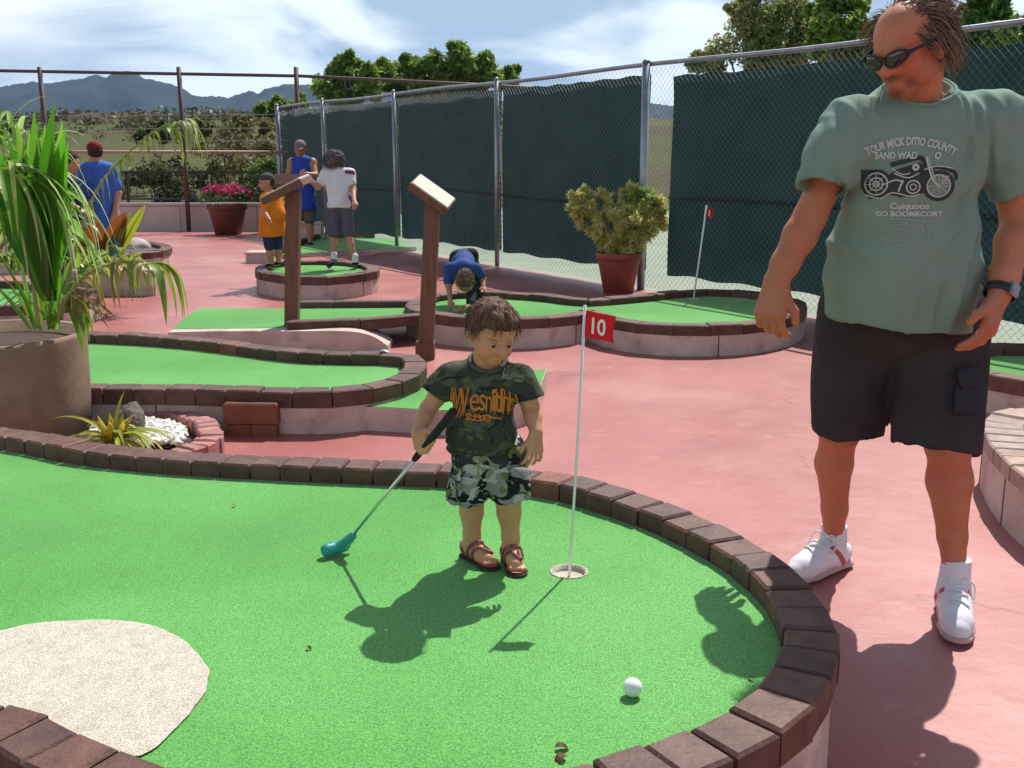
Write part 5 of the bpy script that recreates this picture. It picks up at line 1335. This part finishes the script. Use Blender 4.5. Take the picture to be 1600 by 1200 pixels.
# sandal-clad feet
def foot(an, td, z0):
    f = Vector(td).normalized(); r = f.cross(Vector((0, 0, 1))).normalized(); b = Vector((an.x, an.y, z0))
    P = lambda y, x, h: b + f * y + r * x + Vector((0, 0, h))
    s.chain([(P(-.022, 0, .036), .022), (P(.02, 0, .036), .024), (P(.055, 0, .030), .024), (P(.08, 0, .026), .021)], .012)
    s.cap(an, P(0, 0, .036), .025, .024, .012)
    for i in range(5): s.cap(P(.085, -.018 + .009 * i, .023), P(.108 - .004 * abs(i - 1), -.020 + .010 * i, .021), .0075, .0065, .002)
    return P
ftL = foot(ankL, (.62, -.78, 0), T0 + .0); ftR = foot(ankR, (.22, -1, 0), T0 + .0)
def colt(V):
    C = np.ones((len(V), 3)); q = (V - np.array(hc)) @ MT / .094
    lip = np.exp(-((q[:, 0] / .16) ** 2 + ((q[:, 2] + .55) / .06) ** 2) * 1.5) * (q[:, 1] > .55)
    C *= 1 - lip[:, None] * np.array([.12, .48, .42])
    for x in (-1, 1):
        br = np.exp(-(((q[:, 0] - x * .28) / .16) ** 2 + ((q[:, 2] - .13 + .03 * np.abs(q[:, 0] - x * .28)) / .035) ** 2) * 1.5) * (q[:, 1] > .4); C *= 1 - br[:, None] * np.array([.55, .6, .65])
        ck = np.exp(-(((q[:, 0] - x * .36) / .16) ** 2 + ((q[:, 2] + .32) / .16) ** 2)) * (q[:, 1] > .3); C *= 1 - ck[:, None] * np.array([0, .16, .14])
        lash = np.exp(-(((q[:, 0] - x * .27) / .13) ** 2 + ((q[:, 2] - .035) / .022) ** 2) * 1.4) * (q[:, 1] > .5); C *= 1 - lash[:, None] * .7
    return C
tb, tbv = body('body', s, .0028, M_skinc, tod, None, colt, 1)
M_eye = mat('eye_white', (.30, .25, .21), rough=.15); M_iris = mat('dark_iris', (.03, .018, .01), rough=.1)
for x in (-1, 1):
    e = Vector(PT_(x * .27, .625, -.03)); q = Sdf(); q.ell(e, np.array((.125, .135, .05)) * .094, .001, MT); eo, _ = body('eye', q, .0022, M_eye, tod)
    q = Sdf(); q.ell(Vector(PT_(x * .27 + .02, .735, -.045)), np.array((.065, .04, .048)) * .094, .001, MT); body('iris', q, .0015, M_iris, eo)
# hair
mb = MB(); TC = [(.10, .05, .03), (.16, .085, .05), (.07, .035, .022), (.22, .13, .085)]; n_ = 0
q = Sdf(); q.ell(PT_(0, -.15, .27), np.array((.80, .92, .78)) * .094, .02, MT); q.cut(PT_(0, .50, .47), MT @ np.array((0, .75, -.66)), .015); q.cut(PT_(0, -.1, -.06), MT @ np.array((0, .35, -1.)), .015)
q.ell(PT_(0, .40, .62), np.array((.50, .34, .24)) * .094, .02, MT)
hu, hbv = body('hair', q, .0035, mat('toddler_hair', (.085, .042, .026), (.14, .075, .048), 40, rough=.7, spec=.2, stretch=(1, 1, .35), bump=.5, bscale=130, bdist=.004), tod, lambda V, g: .0035 * vnoise(V, (55, 55, 30), 5.) + .002 * vnoise(V, (120, 120, 60), 1.), None, 1)
c0 = Vector(PT_(0, -.1, .15))
while n_ < 1500:
    d_ = Vector(MT @ np.array(rnd_dir())); h = hbv.ray_cast(c0 + d_ * .2, -d_, .3)
    if h[0] is None: continue
    l_ = (np.array(h[0]) - np.array(hc)) @ MT / .094
    if l_[2] < -.35 or (l_[1] > .42 and l_[2] < .62): continue
    n_ += 1
    cw = Vector(PT_(.12, -.35, 1.0)); tang = (h[0] - cw); tang = tang - h[1] * tang.dot(h[1])
    if tang.length < 1e-4: continue
    sw = h[1].cross(tang).normalized(); dd = tang.normalized() + sw * .55 * math.sin(l_[0] * 5 + l_[1] * 4) + h[1] * .18
    hair_strands(mb, [h[0] - h[1] * .001], [dd], .036, .0012, TC, 1.1, 5, .25)
for k in range(26):      # fringe over the forehead, longer at its right
    x = random.choice([random.uniform(-.5, .5), random.uniform(.1, .42)]); h = hbv.ray_cast(Vector(PT_(x, 1.4, .62 - .1 * abs(x))), Vector(MT @ np.array((0, -1, 0))), .2)
    if h[0] is None: continue
    hair_strands(mb, [h[0]], [Vector(MT @ np.array((.25 if x > 0 else -.1, .25, -1.)))], .012 + .022 * (.12 < x < .42), .0012, TC, .3, 5, .12)
mb.build('hair_strands', M_hairm, hu)
# camouflage cloth
def camo(name, cols, scale, seed):
    m, nt, b = _new(name); N = nt.nodes; L = nt.links; b.inputs['Roughness'].default_value = .88; b.inputs['Specular IOR Level'].default_value = .2
    tc = N.new('ShaderNodeTexCoord'); cur = None
    for i, (c, th) in enumerate(cols):
        if cur is None: cur = c; continue
        mp = N.new('ShaderNodeMapping'); mp.inputs['Location'].default_value = (seed + i * 3.7, i * 1.3, seed); mp.inputs['Scale'].default_value = (1, 1, 1.5); L.new(tc.outputs['Object'], mp.inputs[0])
        n = N.new('ShaderNodeTexNoise'); n.inputs['Scale'].default_value = scale * (1 + .25 * i); n.inputs['Detail'].default_value = 1.5; n.inputs['Distortion'].default_value = 1.2; L.new(mp.outputs[0], n.inputs['Vector'])
        r = N.new('ShaderNodeMapRange'); r.inputs[1].default_value = th; r.inputs[2].default_value = th + .012; L.new(n.outputs['Fac'], r.inputs[0])
        x = N.new('ShaderNodeMix'); x.data_type = 'RGBA'; L.new(r.outputs[0], x.inputs[0])
        if isinstance(cur, tuple): x.inputs[6].default_value = (*cur, 1)
        else: L.new(cur, x.inputs[6])
        x.inputs[7].default_value = (*c, 1); cur = x.outputs[2]
    L.new(cur, b.inputs['Base Color'])
    n = N.new('ShaderNodeTexNoise'); n.inputs['Scale'].default_value = 500; bp = N.new('ShaderNodeBump'); bp.inputs['Strength'].default_value = .15; bp.inputs['Distance'].default_value = .002
    L.new(tc.outputs['Object'], n.inputs['Vector']); L.new(n.outputs['Fac'], bp.inputs['Height']); L.new(bp.outputs[0], b.inputs['Normal']); return m
M_camo1 = camo('dark_camo', [((.044, .050, .038), 0), ((.080, .092, .058), .52), ((.024, .026, .027), .60), ((.080, .115, .040), .64)], 10, 2.)
M_camo2 = camo('grey_camo', [((.040, .046, .058), 0), ((.24, .24, .25), .44), ((.012, .014, .018), .52), ((.13, .17, .06), .60), ((.42, .42, .41), .59)], 8, 5.)
t = Sdf()
t.ell(chest, (.098, .078, .10), .03); t.ell(belly, (.101, .092, .11), .04); t.cap(belly, W(752, 735, 3.065), .097, .103, .03, ((0, 1, 0), .90))
t.cap(shL + Vector((.02, 0, 0)), shR - Vector((.02, 0, 0)), .046, .046, .035); t.cap(chest + Vector((0, .01, .06)), neck + Vector((0, .01, .0)), .066, .052, .03)
slL, slR = W(676, 618, 3.07), W(828, 626, 3.05)
t.chain([(shL, .045), (slL + (slL - shL) * .3, .048)], .025); t.chain([(shR, .045), (slR + (slR - shR) * .3, .047)], .025)
hemp = W(752, 716, 2.98); dL = (slL - shL).normalized(); dR = (slR - shR).normalized()
sh = Shirt(t, [(slL, dL + Vector((.1, 0, -.3)), slL + dL * .05, .075), (slR, dR + Vector((-.1, 0, -.2)), slR + dR * .05, .075)], (hemp, Vector((.05, .1, -1))),
           [capq(slL - dL * .03, slL + dL * .1, .037, .042), capq(slR - dR * .03, slR + dR * .1, .037, .042), capq(neck + Vector((.002, -.02, .008)), neck + Vector((.01, -.05, .1)), .040, .09)])
def foldt(V, g):
    x, z = V[:, 0], V[:, 2]
    d = .0045 * vnoise(V, (16, 16, 7), 3.) + .002 * vnoise(V, (40, 40, 16), 7.)
    c = np.exp(-((z - (neck.z - .055 - .5 * (x - neck.x) ** 2 / .06)) / .012) ** 2) * (np.abs(x - neck.x) < .09); d += c * .003
    lo = np.clip((hemp.z + .07 - z) / .07, 0, 1); return d + lo * .004 * np.sin(z * 260 + x * 40)
ts, tsv = body('t_shirt', sh, .0032, M_camo1, tod, foldt, None, 2)
# collar
cpt = []
for k in range(36):
    w_ = 2 * math.pi * k / 36; p = neck + Vector((.002, -.012, .0)) + Vector((math.cos(w_) * .056, math.sin(w_) * .052, .012 + .018 * math.sin(w_))); h = tsv.find_nearest(p); cpt.append(h[0])
cpt = [(cpt[i - 1] + 2 * cpt[i] + cpt[(i + 1) % 36]) / 4 for i in range(36)]
mb = MB(); mb.tube(cpt + cpt[:1], .0062, 6, cap=False); mb.build('collar', mat('grey_rib', (.085, .088, .075), rough=.9, bump=.5, bscale=300), ts, True)
# turned-up pale patch at the shoulder
mb = MB(); pc_ = W(803, 565, 2.99); 
h = tsv.find_nearest(pc_); n = h[1]; V = []; F = []; nn = 6
for j in range(nn + 1):
    for i in range(nn + 1):
        u, v = i / nn - .5, j / nn - .5; p = h[0] + Vector((u * .062 + v * .02, 0, v * .05 - u * .012)) + Vector((0, -.03, 0)); g_ = tsv.ray_cast(p + Vector((0, -.1, 0)), (0, 1, 0), .4); q = g_[0] if g_[0] is not None else p
        V.append(q + Vector((0, -.004 - .012 * max(0, -v) - .008 * max(0, u), 0)))
for j in range(nn):
    for i in range(nn): q = j * (nn + 1) + i; F.append((q, q + 1, q + nn + 2, q + nn + 1))
obj('shoulder_patch', V, F, camo('pale_camo', [((.17, .19, .14), 0), ((.08, .11, .06), .52), ((.26, .28, .22), .6)], 30, 1.), ts, True)
# orange lettering
M_or = mat('orange_print', (.52, .16, .015), (.58, .22, .03), 60, rough=.85); M_ob = mat('print_outline', (.02, .014, .01), rough=.9)
r0 = ray(757, 632).normalized(); po2 = W(757, 632, 2.85); pr2 = Vector((1, 0, -.04)); pu2 = pr2.cross(r0).normalized(); pr2 = r0.cross(pu2).normalized(); ps2 = (W(857, 632, 2.85) - po2).length / 100
def let(ch, x, y, sz, wd, bold, sk=0):
    V, F = text_mesh(ch, sz, bold, wd); return [(x + v.x + sk * v.y, y + v.y) for v in V], F
for nm, bold, m_, of in (('lettering_outline', .035, M_ob, .0012), ('lettering', .0, M_or, .0022)):
    L_ = []
    for ch, x, y, sz, wd in [('W', -41, -24, 70, .40), ('e', -17, -14, 60, .66), ('s', -4, -13, 58, .62), ('n', 7, -14, 54, .50), ('i', 15, -13, 56, .9), ('t', 22, -14, 60, .75), ('l', 28, -15, 58, 1.0), ('n', 35, -13, 54, .50), ('o', 46, -13, 50, .40), ('s', -26, -30, 26, 1.3), ('n', -11, -31, 26, 1.2), ('o', 5, -31, 24, 1.2)]:
        L_.append(let(ch, x, y, sz, wd, bold + .012))
    L_ += [(lambda P_, w_: stroke2d(P_, w_ + (3 if nm != 'lettering' else 0)))(q_, w0) for q_, w0 in [([(-55, 20), (-57, 0), (-50, -26), (-44, -12)], 2.6), ([(-50, 22), (-47, 0), (-44, -26)], 2.2), ([(-38, 22), (-35, -4), (-40, -26)], 2.2), ([(12, 22), (14, 8)], 2.4), ([(18, 24), (19, 2), (17, -18)], 2), ([(32, 22), (33, 0), (31, -18)], 2), ([(40, 18), (42, -2), (40, -18)], 2.2), ([(50, 16), (54, 4), (52, -12)], 2.4), ([(-28, -20), (-12, -24), (4, -20), (14, -24)], 2)]]
    if nm == 'lettering': L_ += [stroke2d([(-52, 16), (-54, -4), (-46, -24), (-40, -8)], 3), stroke2d([(-30, -26), (-10, -30), (10, -24), (30, -26)], 2.2), stroke2d([(40, 20), (44, 4), (52, -12)], 2.2)]
    V, F = merge2d(L_); V, F = densify([(v[0] * ps2, v[1] * ps2) for v in V], F, 1); decal(nm, V, F, tsv, po2, pr2, pu2, r0, m_, ts, of)
# shorts
t = Sdf(); kL, kR = W(728, 786, 3.09), W(798, 782, 3.06)
t.cap(hipL + Vector((.005, .0, .03)), hipR + Vector((-.005, 0, .03)), .078, .078, .02); t.chain([(hipL, .072), (kL, .066)], .012); t.chain([(hipR, .072), (kR, .062)], .012)
kLn, kRn = Vector((-.1, 0, -1)), Vector((.08, 0, -1))
sh2 = Shirt(t, [(kL, kLn, kL + kLn * .07, .11), (kR, kRn, kR + kRn * .07, .11)], (W(752, 676, 2.98), Vector((0, 0, 1))), [capq(kL - kLn * .02, kL + kLn * .2, .052, .06), capq(kR - kRn * .02, kR + kRn * .2, .050, .06)])
tso, tsob = body('shorts', sh2, .0032, M_camo2, tod, lambda V, g: .006 * vnoise(V, (18, 18, 8), 2.) + .003 * vnoise(V, (40, 40, 20), 5.) + .0035 * np.sin(V[:, 0] * 130) * np.clip((kL.z + .035 - V[:, 2]) / .035, 0, 1), None, 2)
for px, py in ((706, 748), (812, 752)):
    V = []; F = []; nn = 6
    for j in range(nn + 1):
        for i in range(nn + 1):
            p = W(px + (i / nn - .5) * 30, py + (j / nn - .5) * 40, 2.85); g_ = tsob.ray_cast(p, ray(px, py).normalized(), .5); q = g_[0] if g_[0] is not None else tsob.find_nearest(p + Vector((0, .18, 0)))[0]; V.append(q + Vector((0, -.004 - .007 * math.sin(math.pi * j / nn), 0)))
    for j in range(nn):
        for i in range(nn): q = j * (nn + 1) + i; F.append((q, q + 1, q + nn + 2, q + nn + 1))
    o_ = obj('cargo_pocket', V, F, M_camo2, tso, True); md = o_.modifiers.new('solid', 'SOLIDIFY'); md.thickness = .006
mb = MB()
for s_ in (-1, 1): mb.tube(cr([W(757, 716, 2.97), W(757 + s_ * 8, 724, 2.965), W(757 + s_ * 10, 742, 2.965), W(757 + s_ * 5, 752, 2.965)], 5), .003, 5)
mb.build('drawstring', mat('drawstring', (.22, .24, .08), rough=.9), tso, True)
# sandals
M_ss = mat('sandal_sole', (.03, .022, .02), rough=.8); M_sr = mat('red_footbed', (.40, .05, .03), (.46, .09, .06), 60, rough=.6); M_sg = mat('sandal_strap', (.13, .06, .05), (.30, .12, .09), 60, rough=.6)
for P in (ftL, ftR):
    z = Vector((0, 0, 1)); q = Sdf(); q.chain([(P(-.028, 0, .006), .027), (P(.03, 0, .006), .027), (P(.085, 0, .006), .034), (P(.10, 0, .006), .029)], .01, (z, .26)); so_, _ = body('sandal_sole', q, .003, M_ss, tod)
    q = Sdf(); q.chain([(P(-.026, 0, .0135), .024), (P(.03, 0, .0135), .024), (P(.085, 0, .0135), .031), (P(.098, 0, .0135), .027)], .01, (z, .12)); body('footbed', q, .0026, M_sr, so_)
    for a_, b_, c_ in ((P(.032, -.030, .018), P(.048, -.014, .058), P(.082, -.008, .034)), (P(.032, .030, .018), P(.048, .014, .058), P(.082, -.006, .034)), (P(-.012, -.028, .02), P(-.034, 0, .05), P(-.012, .028, .02)), (P(.01, -.029, .022), P(.018, 0, .066), P(.01, .029, .022))):
        pts = cr([a_, b_, c_], 6); q2 = []
        for p in pts:
            hh = tbv.find_nearest(p); q2.append(hh[0] + hh[1] * .003 if (hh[0] - p).length < .03 else p)
        mb = MB(); mb.tube(q2, .0055, 6); mb.build('strap', M_sg if a_ != 0 else M_sr, so_, True)
# putter
put = empty('putter', pB, 'child\'s putter with black grip, steel shaft and teal head held by the toddler', 'putter')
gA_ = gp - pdx * .155; sd_ = (pB - gp).normalized(); gA_ = gp - sd_ * .155; gB_ = gp + sd_ * .075
mb = MB(); mb.tube([gA_, gA_ + sd_ * .006, gB_ - sd_ * .01, gB_], [.008, .0135, .0105, .008], 12); mb.build('grip', mat('rubber_grip', (.012, .012, .013), rough=.75, bump=.3, bscale=250), put, True)
hs = pB - sd_ * .075; mb = MB(); mb.tube([gB_ - sd_ * .02, hs], [.0055, .0045], 10); mb.build('shaft', mat('chrome_shaft', (.62, .62, .64), rough=.22, metal=.9), put, True)
M_teal = mat('teal_plastic', (.015, .25, .24), (.02, .29, .27), 20, rough=.35, spec=.5)
q = Sdf(); q.cap(pB - sd_ * .085, pB - sd_ * .015 + Vector((0, 0, .012)), .0135, .0165, .006)
q.cap(pB + Vector((-.036, -.020, .013)), pB + Vector((.012, .012, .016)), .0215, .020, .006); q.cap(pB + Vector((.0, .0, .016)), pB + Vector((.032, .028, .030)), .017, .012, .008)
q.ell(pB + Vector((-.055, -.032, .013)), (.013, .013, .013), .002, None, 's'); q.cut(pB + Vector((0, 0, -.008)), (0, 0, -1)); body('head', q, .0022, M_teal, put, None, None, 1)

# a child of 0.78 m: set to size about the soles and stood on the green, with the putter beside
for o_ in (tod, put):
    o_.scale = (KT, KT, KT); o_.location = (o_.location.x * KT, o_.location.y * KT + .02, TZ + (o_.location.z - T0) * KT)
# ================================================================ the others further back
def cloth(name, c, c2=None, rough=.85): return mat(name, c, c2 or tuple(x * 1.2 for x in c), 9, rough=rough, spec=.2, bump=.2, bscale=200)
M_fskin = mat('light_far_skin', (.44, .21, .13), (.48, .24, .15), 9, rough=.55, attr=True)
M_dark = cloth('dark_hair', (.035, .025, .022)); M_bush = cloth('grey_brown_hair', (.075, .06, .06), (.13, .11, .11))
M_shoed = cloth('dark_shoe', (.02, .018, .018))
def crowd(label, loc, J, sc, fwd, shirt_m, short_m, sleeve, hem_z, leg_to, wd=1.0, skin=None, hairf=None, hh=.011, headr=.105, lean=0, shoes=M_shoed, sock=None):
    'J: joints in world space; sc: 1 for an adult build'
    root = empty('person', loc, label, 'person'); s = Sdf(); g = lambda k: J[k]
    for a in 'LR': 
        s.chain([(g('hip' + a), .085 * sc), (g('kne' + a), .056 * sc), (g('kne' + a).lerp(g('ank' + a), .35), .052 * sc), (g('ank' + a), .034 * sc)], .02)
        s.cap(g('ank' + a), g('toe' + a), .036 * sc, .03 * sc, .02)
        s.chain([(g('sh' + a), .054 * sc), (g('el' + a), .043 * sc), (g('wr' + a), .030 * sc)], .02)
        d = (g('wr' + a) - g('el' + a)).normalized(); sd_ = d.cross(Vector(fwd)).normalized() * (1 if a == 'R' else -1)
        hand(s, g('wr' + a), d, Vector(fwd).cross(d).cross(d) * -1 if abs(d.dot(Vector(fwd))) < .9 else Vector((0, 0, -1)), sd_ if sd_.length > .1 else Vector((1, 0, 0)), .95 * sc, (.3, .4, .3), fat=1.2)
    pel = (g('hipL') + g('hipR')) / 2; shm = (g('shL') + g('shR')) / 2
    s.cap(g('hipL'), g('hipR'), .08 * sc, .08 * sc, .04); s.chain([(pel, .09 * sc), (pel.lerp(shm, .5), .11 * sc * wd), (shm, .09 * sc)], .05); s.cap(g('shL'), g('shR'), .06 * sc, .06 * sc, .05)
    s.cap(shm, g('head') - Vector((0, 0, headr * .5)) if not lean else g('head'), .058 * sc, .055 * sc, .03)
    M_ = axes(g('look'), g('hup') if 'hup' in J else (0, 0, 1)); P = head(s, g('head'), M_, headr, sc < .8, .012)
    def colr(V):
        C = np.ones((len(V), 3)); q = (V - np.array(g('head'))) @ M_ / headr
        for x in (-1, 1): C *= 1 - (np.exp(-(((q[:, 0] - x * .28) / .17) ** 2 + ((q[:, 2] - .03) / .09) ** 2)) * (q[:, 1] > .4))[:, None] * .75
        C *= 1 - (np.exp(-((q[:, 0] / .2) ** 2 + ((q[:, 2] + .56) / .07) ** 2)) * (q[:, 1] > .5))[:, None] * np.array([.3, .5, .5]); return C
    b, bv = body('body', s, hh, skin or M_fskin, root, None, colr, 1)
    e = Sdf(); f = 1.22
    for a in 'LR':
        if sleeve: e.cap(g('sh' + a), g('sh' + a).lerp(g('el' + a), sleeve), .066 * sc, .070 * sc, .04)
    e.chain([(pel.lerp(shm, hem_z - .25), .165 * sc * wd), (pel.lerp(shm, hem_z), .162 * sc * wd), (pel.lerp(shm, .5), .15 * sc * wd), (shm, .118 * sc)], .05); e.cap(g('shL'), g('shR'), .074 * sc if sleeve else .066 * sc, .074 * sc if sleeve else .066 * sc, .05)
    if not sleeve: 
        for a in 'LR': e.ell(g('sh' + a) + (g('sh' + a) - shm) * .45 + Vector((0, 0, -.02)), np.array((.075, .2, .12)) * sc, .01, None, 's')
    e.cut(pel.lerp(shm, hem_z - .12), (pel - shm)); e.ell(shm.lerp(g('head'), .62), np.array((.075, .075, .075)) * sc, .01, None, 's')
    sm, sb = body('shirt', e, hh, shirt_m, root, lambda V, q: .008 * vnoise(V, (9, 9, 4), 3.) + .004 * vnoise(V, (24, 24, 12), 6.), None, 1)
    e = Sdf()
    e.cap(g('hipL') + Vector((0, 0, .03)), g('hipR') + Vector((0, 0, .05)), .105 * sc, .105 * sc, .04)
    e.ell(pel, np.array((.12 * wd, .11, .11)) * sc, .03)
    for a in 'LR':
        kn = g('hip' + a).lerp(g('kne' + a), min(leg_to, 1)); e.cap(g('hip' + a), kn, .102 * sc, .088 * sc, .015)
        if leg_to > 1: e.cap(kn, g('kne' + a).lerp(g('ank' + a), leg_to - 1), .080 * sc, .06 * sc, .02)
    body('shorts' if leg_to <= 1 else 'trousers', e, hh, short_m, root, lambda V, q: .006 * vnoise(V, (12, 12, 5), 2.), None, 1)
    if shoes:
        for a in 'LR':
            e = Sdf(); e.chain([(g('ank' + a) + Vector((0, 0, -.01)), .046 * sc), (g('ank' + a).lerp(g('toe' + a), .5) - Vector((0, 0, .005)), .046 * sc), (g('toe' + a), .042 * sc)], .02); e.cut((0, 0, J['z0'] + .004), (0, 0, -1)); body('shoe', e, .009, shoes, root)
            if sock: e = Sdf(); e.cap(g('ank' + a), g('ank' + a) + Vector((0, 0, .07)), .042 * sc, .045 * sc); body('sock', e, .009, sock, root)
    if hairf: hairf(P, M_, root, bv, headr)
    return root, sb, bv, P
def cap_hair(m, nm='hair', fluff=0, rx=.74, ry=.90, rz=.80, cut=.1, n=0, cols=None):
    def f(P, M_, root, bv, r):
        e = Sdf(); e.ell(P(0, -.15, .27), np.array((rx, ry, rz)) * r, .02, M_); e.cut(P(0, .52, cut), M_ @ np.array((0, .8, -.6))); e.cut(P(0, 0, -.45), M_ @ np.array((0, .1, -1)))
        o, hb = body(nm, e, .009, m, root, lambda V, q: (.006 + fluff) * vnoise(V, (40, 40, 40), 2.))
        if n:
            mb = MB(); c0 = Vector(P(0, -.1, .2))
            for k in range(n):
                d = rnd_dir(); h = hb.ray_cast(c0 + d * .4, -d, .5)
                if h[0] is not None: hair_strands(mb, [h[0] - h[1] * .004], [h[1] + rnd_dir() * .7 + Vector((0, 0, -.3))], .05, .003, cols, 1.4, 4, .5)
            mb.build('hair_strands', M_hairm, o)
    return f
def baseball(m, back=False):
    def f(P, M_, root, bv, r):
        e = Sdf(); e.ell(P(0, -.13, .36), np.array((.74, .88, .70)) * r, .02, M_); e.cut(P(0, 0, .22), M_ @ np.array((0, .12, -1)))
        if not back: e.ell(P(0, .92, .30), np.array((.5, .42, .05)) * r, .03, M_)
        body('cap', e, .008, m, root)
        e = Sdf(); e.ell(P(0, -.30, .05), np.array((.70, .72, .60)) * r, .02, M_); e.cut(P(0, -.05, 0), M_ @ np.array((0, 1, .2))); body('hair', e, .009, M_dark, root)
    return f
def J_(Y, z0, **k):
    out = {'z0': z0}
    for n, v in k.items(): out[n] = W(v[0], v[1], Y + (v[2] if len(v) > 2 else 0)) if n not in ('look', 'hup') else Vector(v)
    return out
# curly-haired boy on the oval green, seen from behind
Y = 11.75
J = J_(Y, .235, head=(522, 256), look=(-.55, .75, -.5), shL=(510, 272), shR=(546, 272), elL=(497, 292, -.05), wrL=(482, 280, -.12), elR=(552, 296, -.08), wrR=(553, 314, -.25), hipL=(520, 318), hipR=(540, 318), kneL=(521, 368), kneR=(544, 366), ankL=(522, 407, -.05), ankR=(555, 410, -.05), toeL=(514, 417, -.22), toeR=(556, 415, .12))
rb, sbv, _, _ = crowd('curly-haired boy in white shirt and dark blue shorts, seen from behind on the oval green', W(530, 418, Y), J, .78, (0, 1, 0), cloth('white_shirt', (.62, .64, .68)), cloth('slate_shorts', (.085, .085, .13)), .55, -.02, .93, 1.0, hairf=cap_hair(M_bush, fluff=.012, rx=1.08, ry=1.15, rz=1.02, cut=.3, n=420, cols=[(.10, .085, .085), (.16, .14, .14), (.06, .05, .05)]), headr=.112, sock=M_sock)
V, F = poly2d([(-.055, .028), (.03, .03), (.058, .0), (.05, -.014), (-.05, -.006)]); decal('shirt_print', V, F, sbv, W(537, 268, Y - .5), (1, 0, 0), (0, 0, 1), (0, 1, -.05), cloth('plum_print', (.18, .04, .10)), rb, .004)
# boy in orange
Y = 11.65
J = J_(Y, .235, head=(416, 285), look=(-.85, -.35, -.15), shL=(415, 308, -.1), shR=(435, 308, .1), elL=(412, 330, -.16), wrL=(420, 342, -.26), elR=(438, 330, .1), wrR=(434, 345, .12), hipL=(420, 362, -.05), hipR=(432, 362, .06), kneL=(421, 390, -.06), kneR=(433, 388, .08), ankL=(425, 413, -.06), ankR=(436, 411, .1), toeL=(414, 420, -.12), toeR=(426, 416, .06))
crowd('small boy in orange t-shirt and navy shorts with a white cap on the oval green', W(425, 420, Y), J, .70, (-1, -.2, 0), cloth('orange_shirt', (.62, .19, .012)), cloth('navy_shorts', (.03, .035, .09)), .7, .0, .8, 1.25, hairf=baseball(cloth('dark_cap', (.06, .06, .05)), True), headr=.098)
# man in the blue tank top
Y = 16.8
J = J_(Y, .0, head=(469, 232), look=(.1, -1, -.35), shL=(456, 254), shR=(488, 254), elL=(450, 276, -.1), wrL=(466, 278, -.3), elR=(493, 274, -.15), wrR=(478, 272, -.32), hipL=(464, 310), hipR=(482, 310), kneL=(463, 345), kneR=(484, 345), ankL=(463, 381), ankR=(485, 381), toeL=(462, 388, -.1), toeR=(486, 388, -.1))
crowd('man in royal blue tank top and grey cap standing behind the sign boards', W(472, 388, Y), J, 1.12, (0, -1, 0), cloth('blue_tank', (.02, .06, .32)), cloth('khaki_shorts', (.10, .085, .07)), 0, -.2, .9, 1.12, skin=M_skind, hairf=baseball(cloth('grey_cap', (.16, .14, .13))), headr=.125)
# child bent over on the two-lobed green
Y = 8.75
J = J_(Y, .225, head=(727, 440, -.20), look=(.1, -.35, -1), hup=(0, -1, .3), shL=(704, 420, .0), shR=(742, 420, .0), elL=(701, 446, -.06), wrL=(703, 468, -.12), elR=(754, 434, .05), wrR=(755, 446, -.02), hipL=(714, 408, .34), hipR=(736, 408, .34), kneL=(737, 444, .0), kneR=(748, 450, .25), ankL=(736, 478, -.20), ankR=(748, 474, .2), toeL=(711, 486, -.30), toeR=(735, 480, .1))
crowd('child in blue shirt and dark trousers bending right over on the two-lobed green', W(722, 486, 8.4), J, .64, (0, -1, 0), cloth('denim_blue_shirt', (.03, .06, .20)), cloth('charcoal_trousers', (.02, .021, .026)), .75, .0, 1.9, .95, hairf=cap_hair(cloth('brown_far_hair', (.09, .06, .035), (.2, .15, .09)), fluff=.004, cut=.45, n=260, cols=[(.12, .08, .05), (.24, .18, .11), (.07, .045, .03)]), headr=.098, lean=1)
# two people half hidden by the palm
Y = 11.6
J = J_(Y, .0, head=(148, 238), look=(-.5, .8, -.1), shL=(134, 266), shR=(172, 266), elL=(128, 300), wrL=(130, 325, -.1), elR=(184, 302), wrR=(180, 330, -.1), hipL=(150, 345), hipR=(174, 345), kneL=(150, 395), kneR=(176, 395), ankL=(150, 440), ankR=(176, 440), toeL=(140, 446, .1), toeR=(170, 446, .1))
crowd('person in bright blue shirt and dark red cap standing behind the palm fronds', W(160, 447, Y), J, 1.0, (-.5, .8, 0), cloth('bright_blue_shirt', (.05, .12, .42)), cloth('pale_blue_shorts', (.16, .16, .28)), .7, -.25, .95, 1.05, hairf=baseball(cloth('dark_red_cap', (.14, .015, .02)), True), headr=.112)
Y = 11.2
J = J_(Y, .0, head=(110, 253), look=(1, -.1, -.2), shL=(106, 285, -.15), shR=(112, 285, .15), elL=(104, 318, -.2), wrL=(122, 326, -.22), elR=(114, 318, .2), wrR=(128, 320, .2), hipL=(106, 355, -.08), hipR=(108, 355, .08), kneL=(108, 405, -.08), kneR=(108, 405, .08), ankL=(106, 448, -.08), ankR=(106, 448, .08), toeL=(116, 455, -.08), toeR=(116, 455, .08))
crowd('person in navy top facing right, face just showing beside the dark palm leaves', W(108, 455, Y), J, .95, (1, 0, 0), cloth('navy_top', (.012, .02, .08)), cloth('dark_shorts', (.03, .03, .04)), .7, -.15, .9, 1.0, hairf=cap_hair(M_dark, rx=.8, cut=.3), headr=.11)
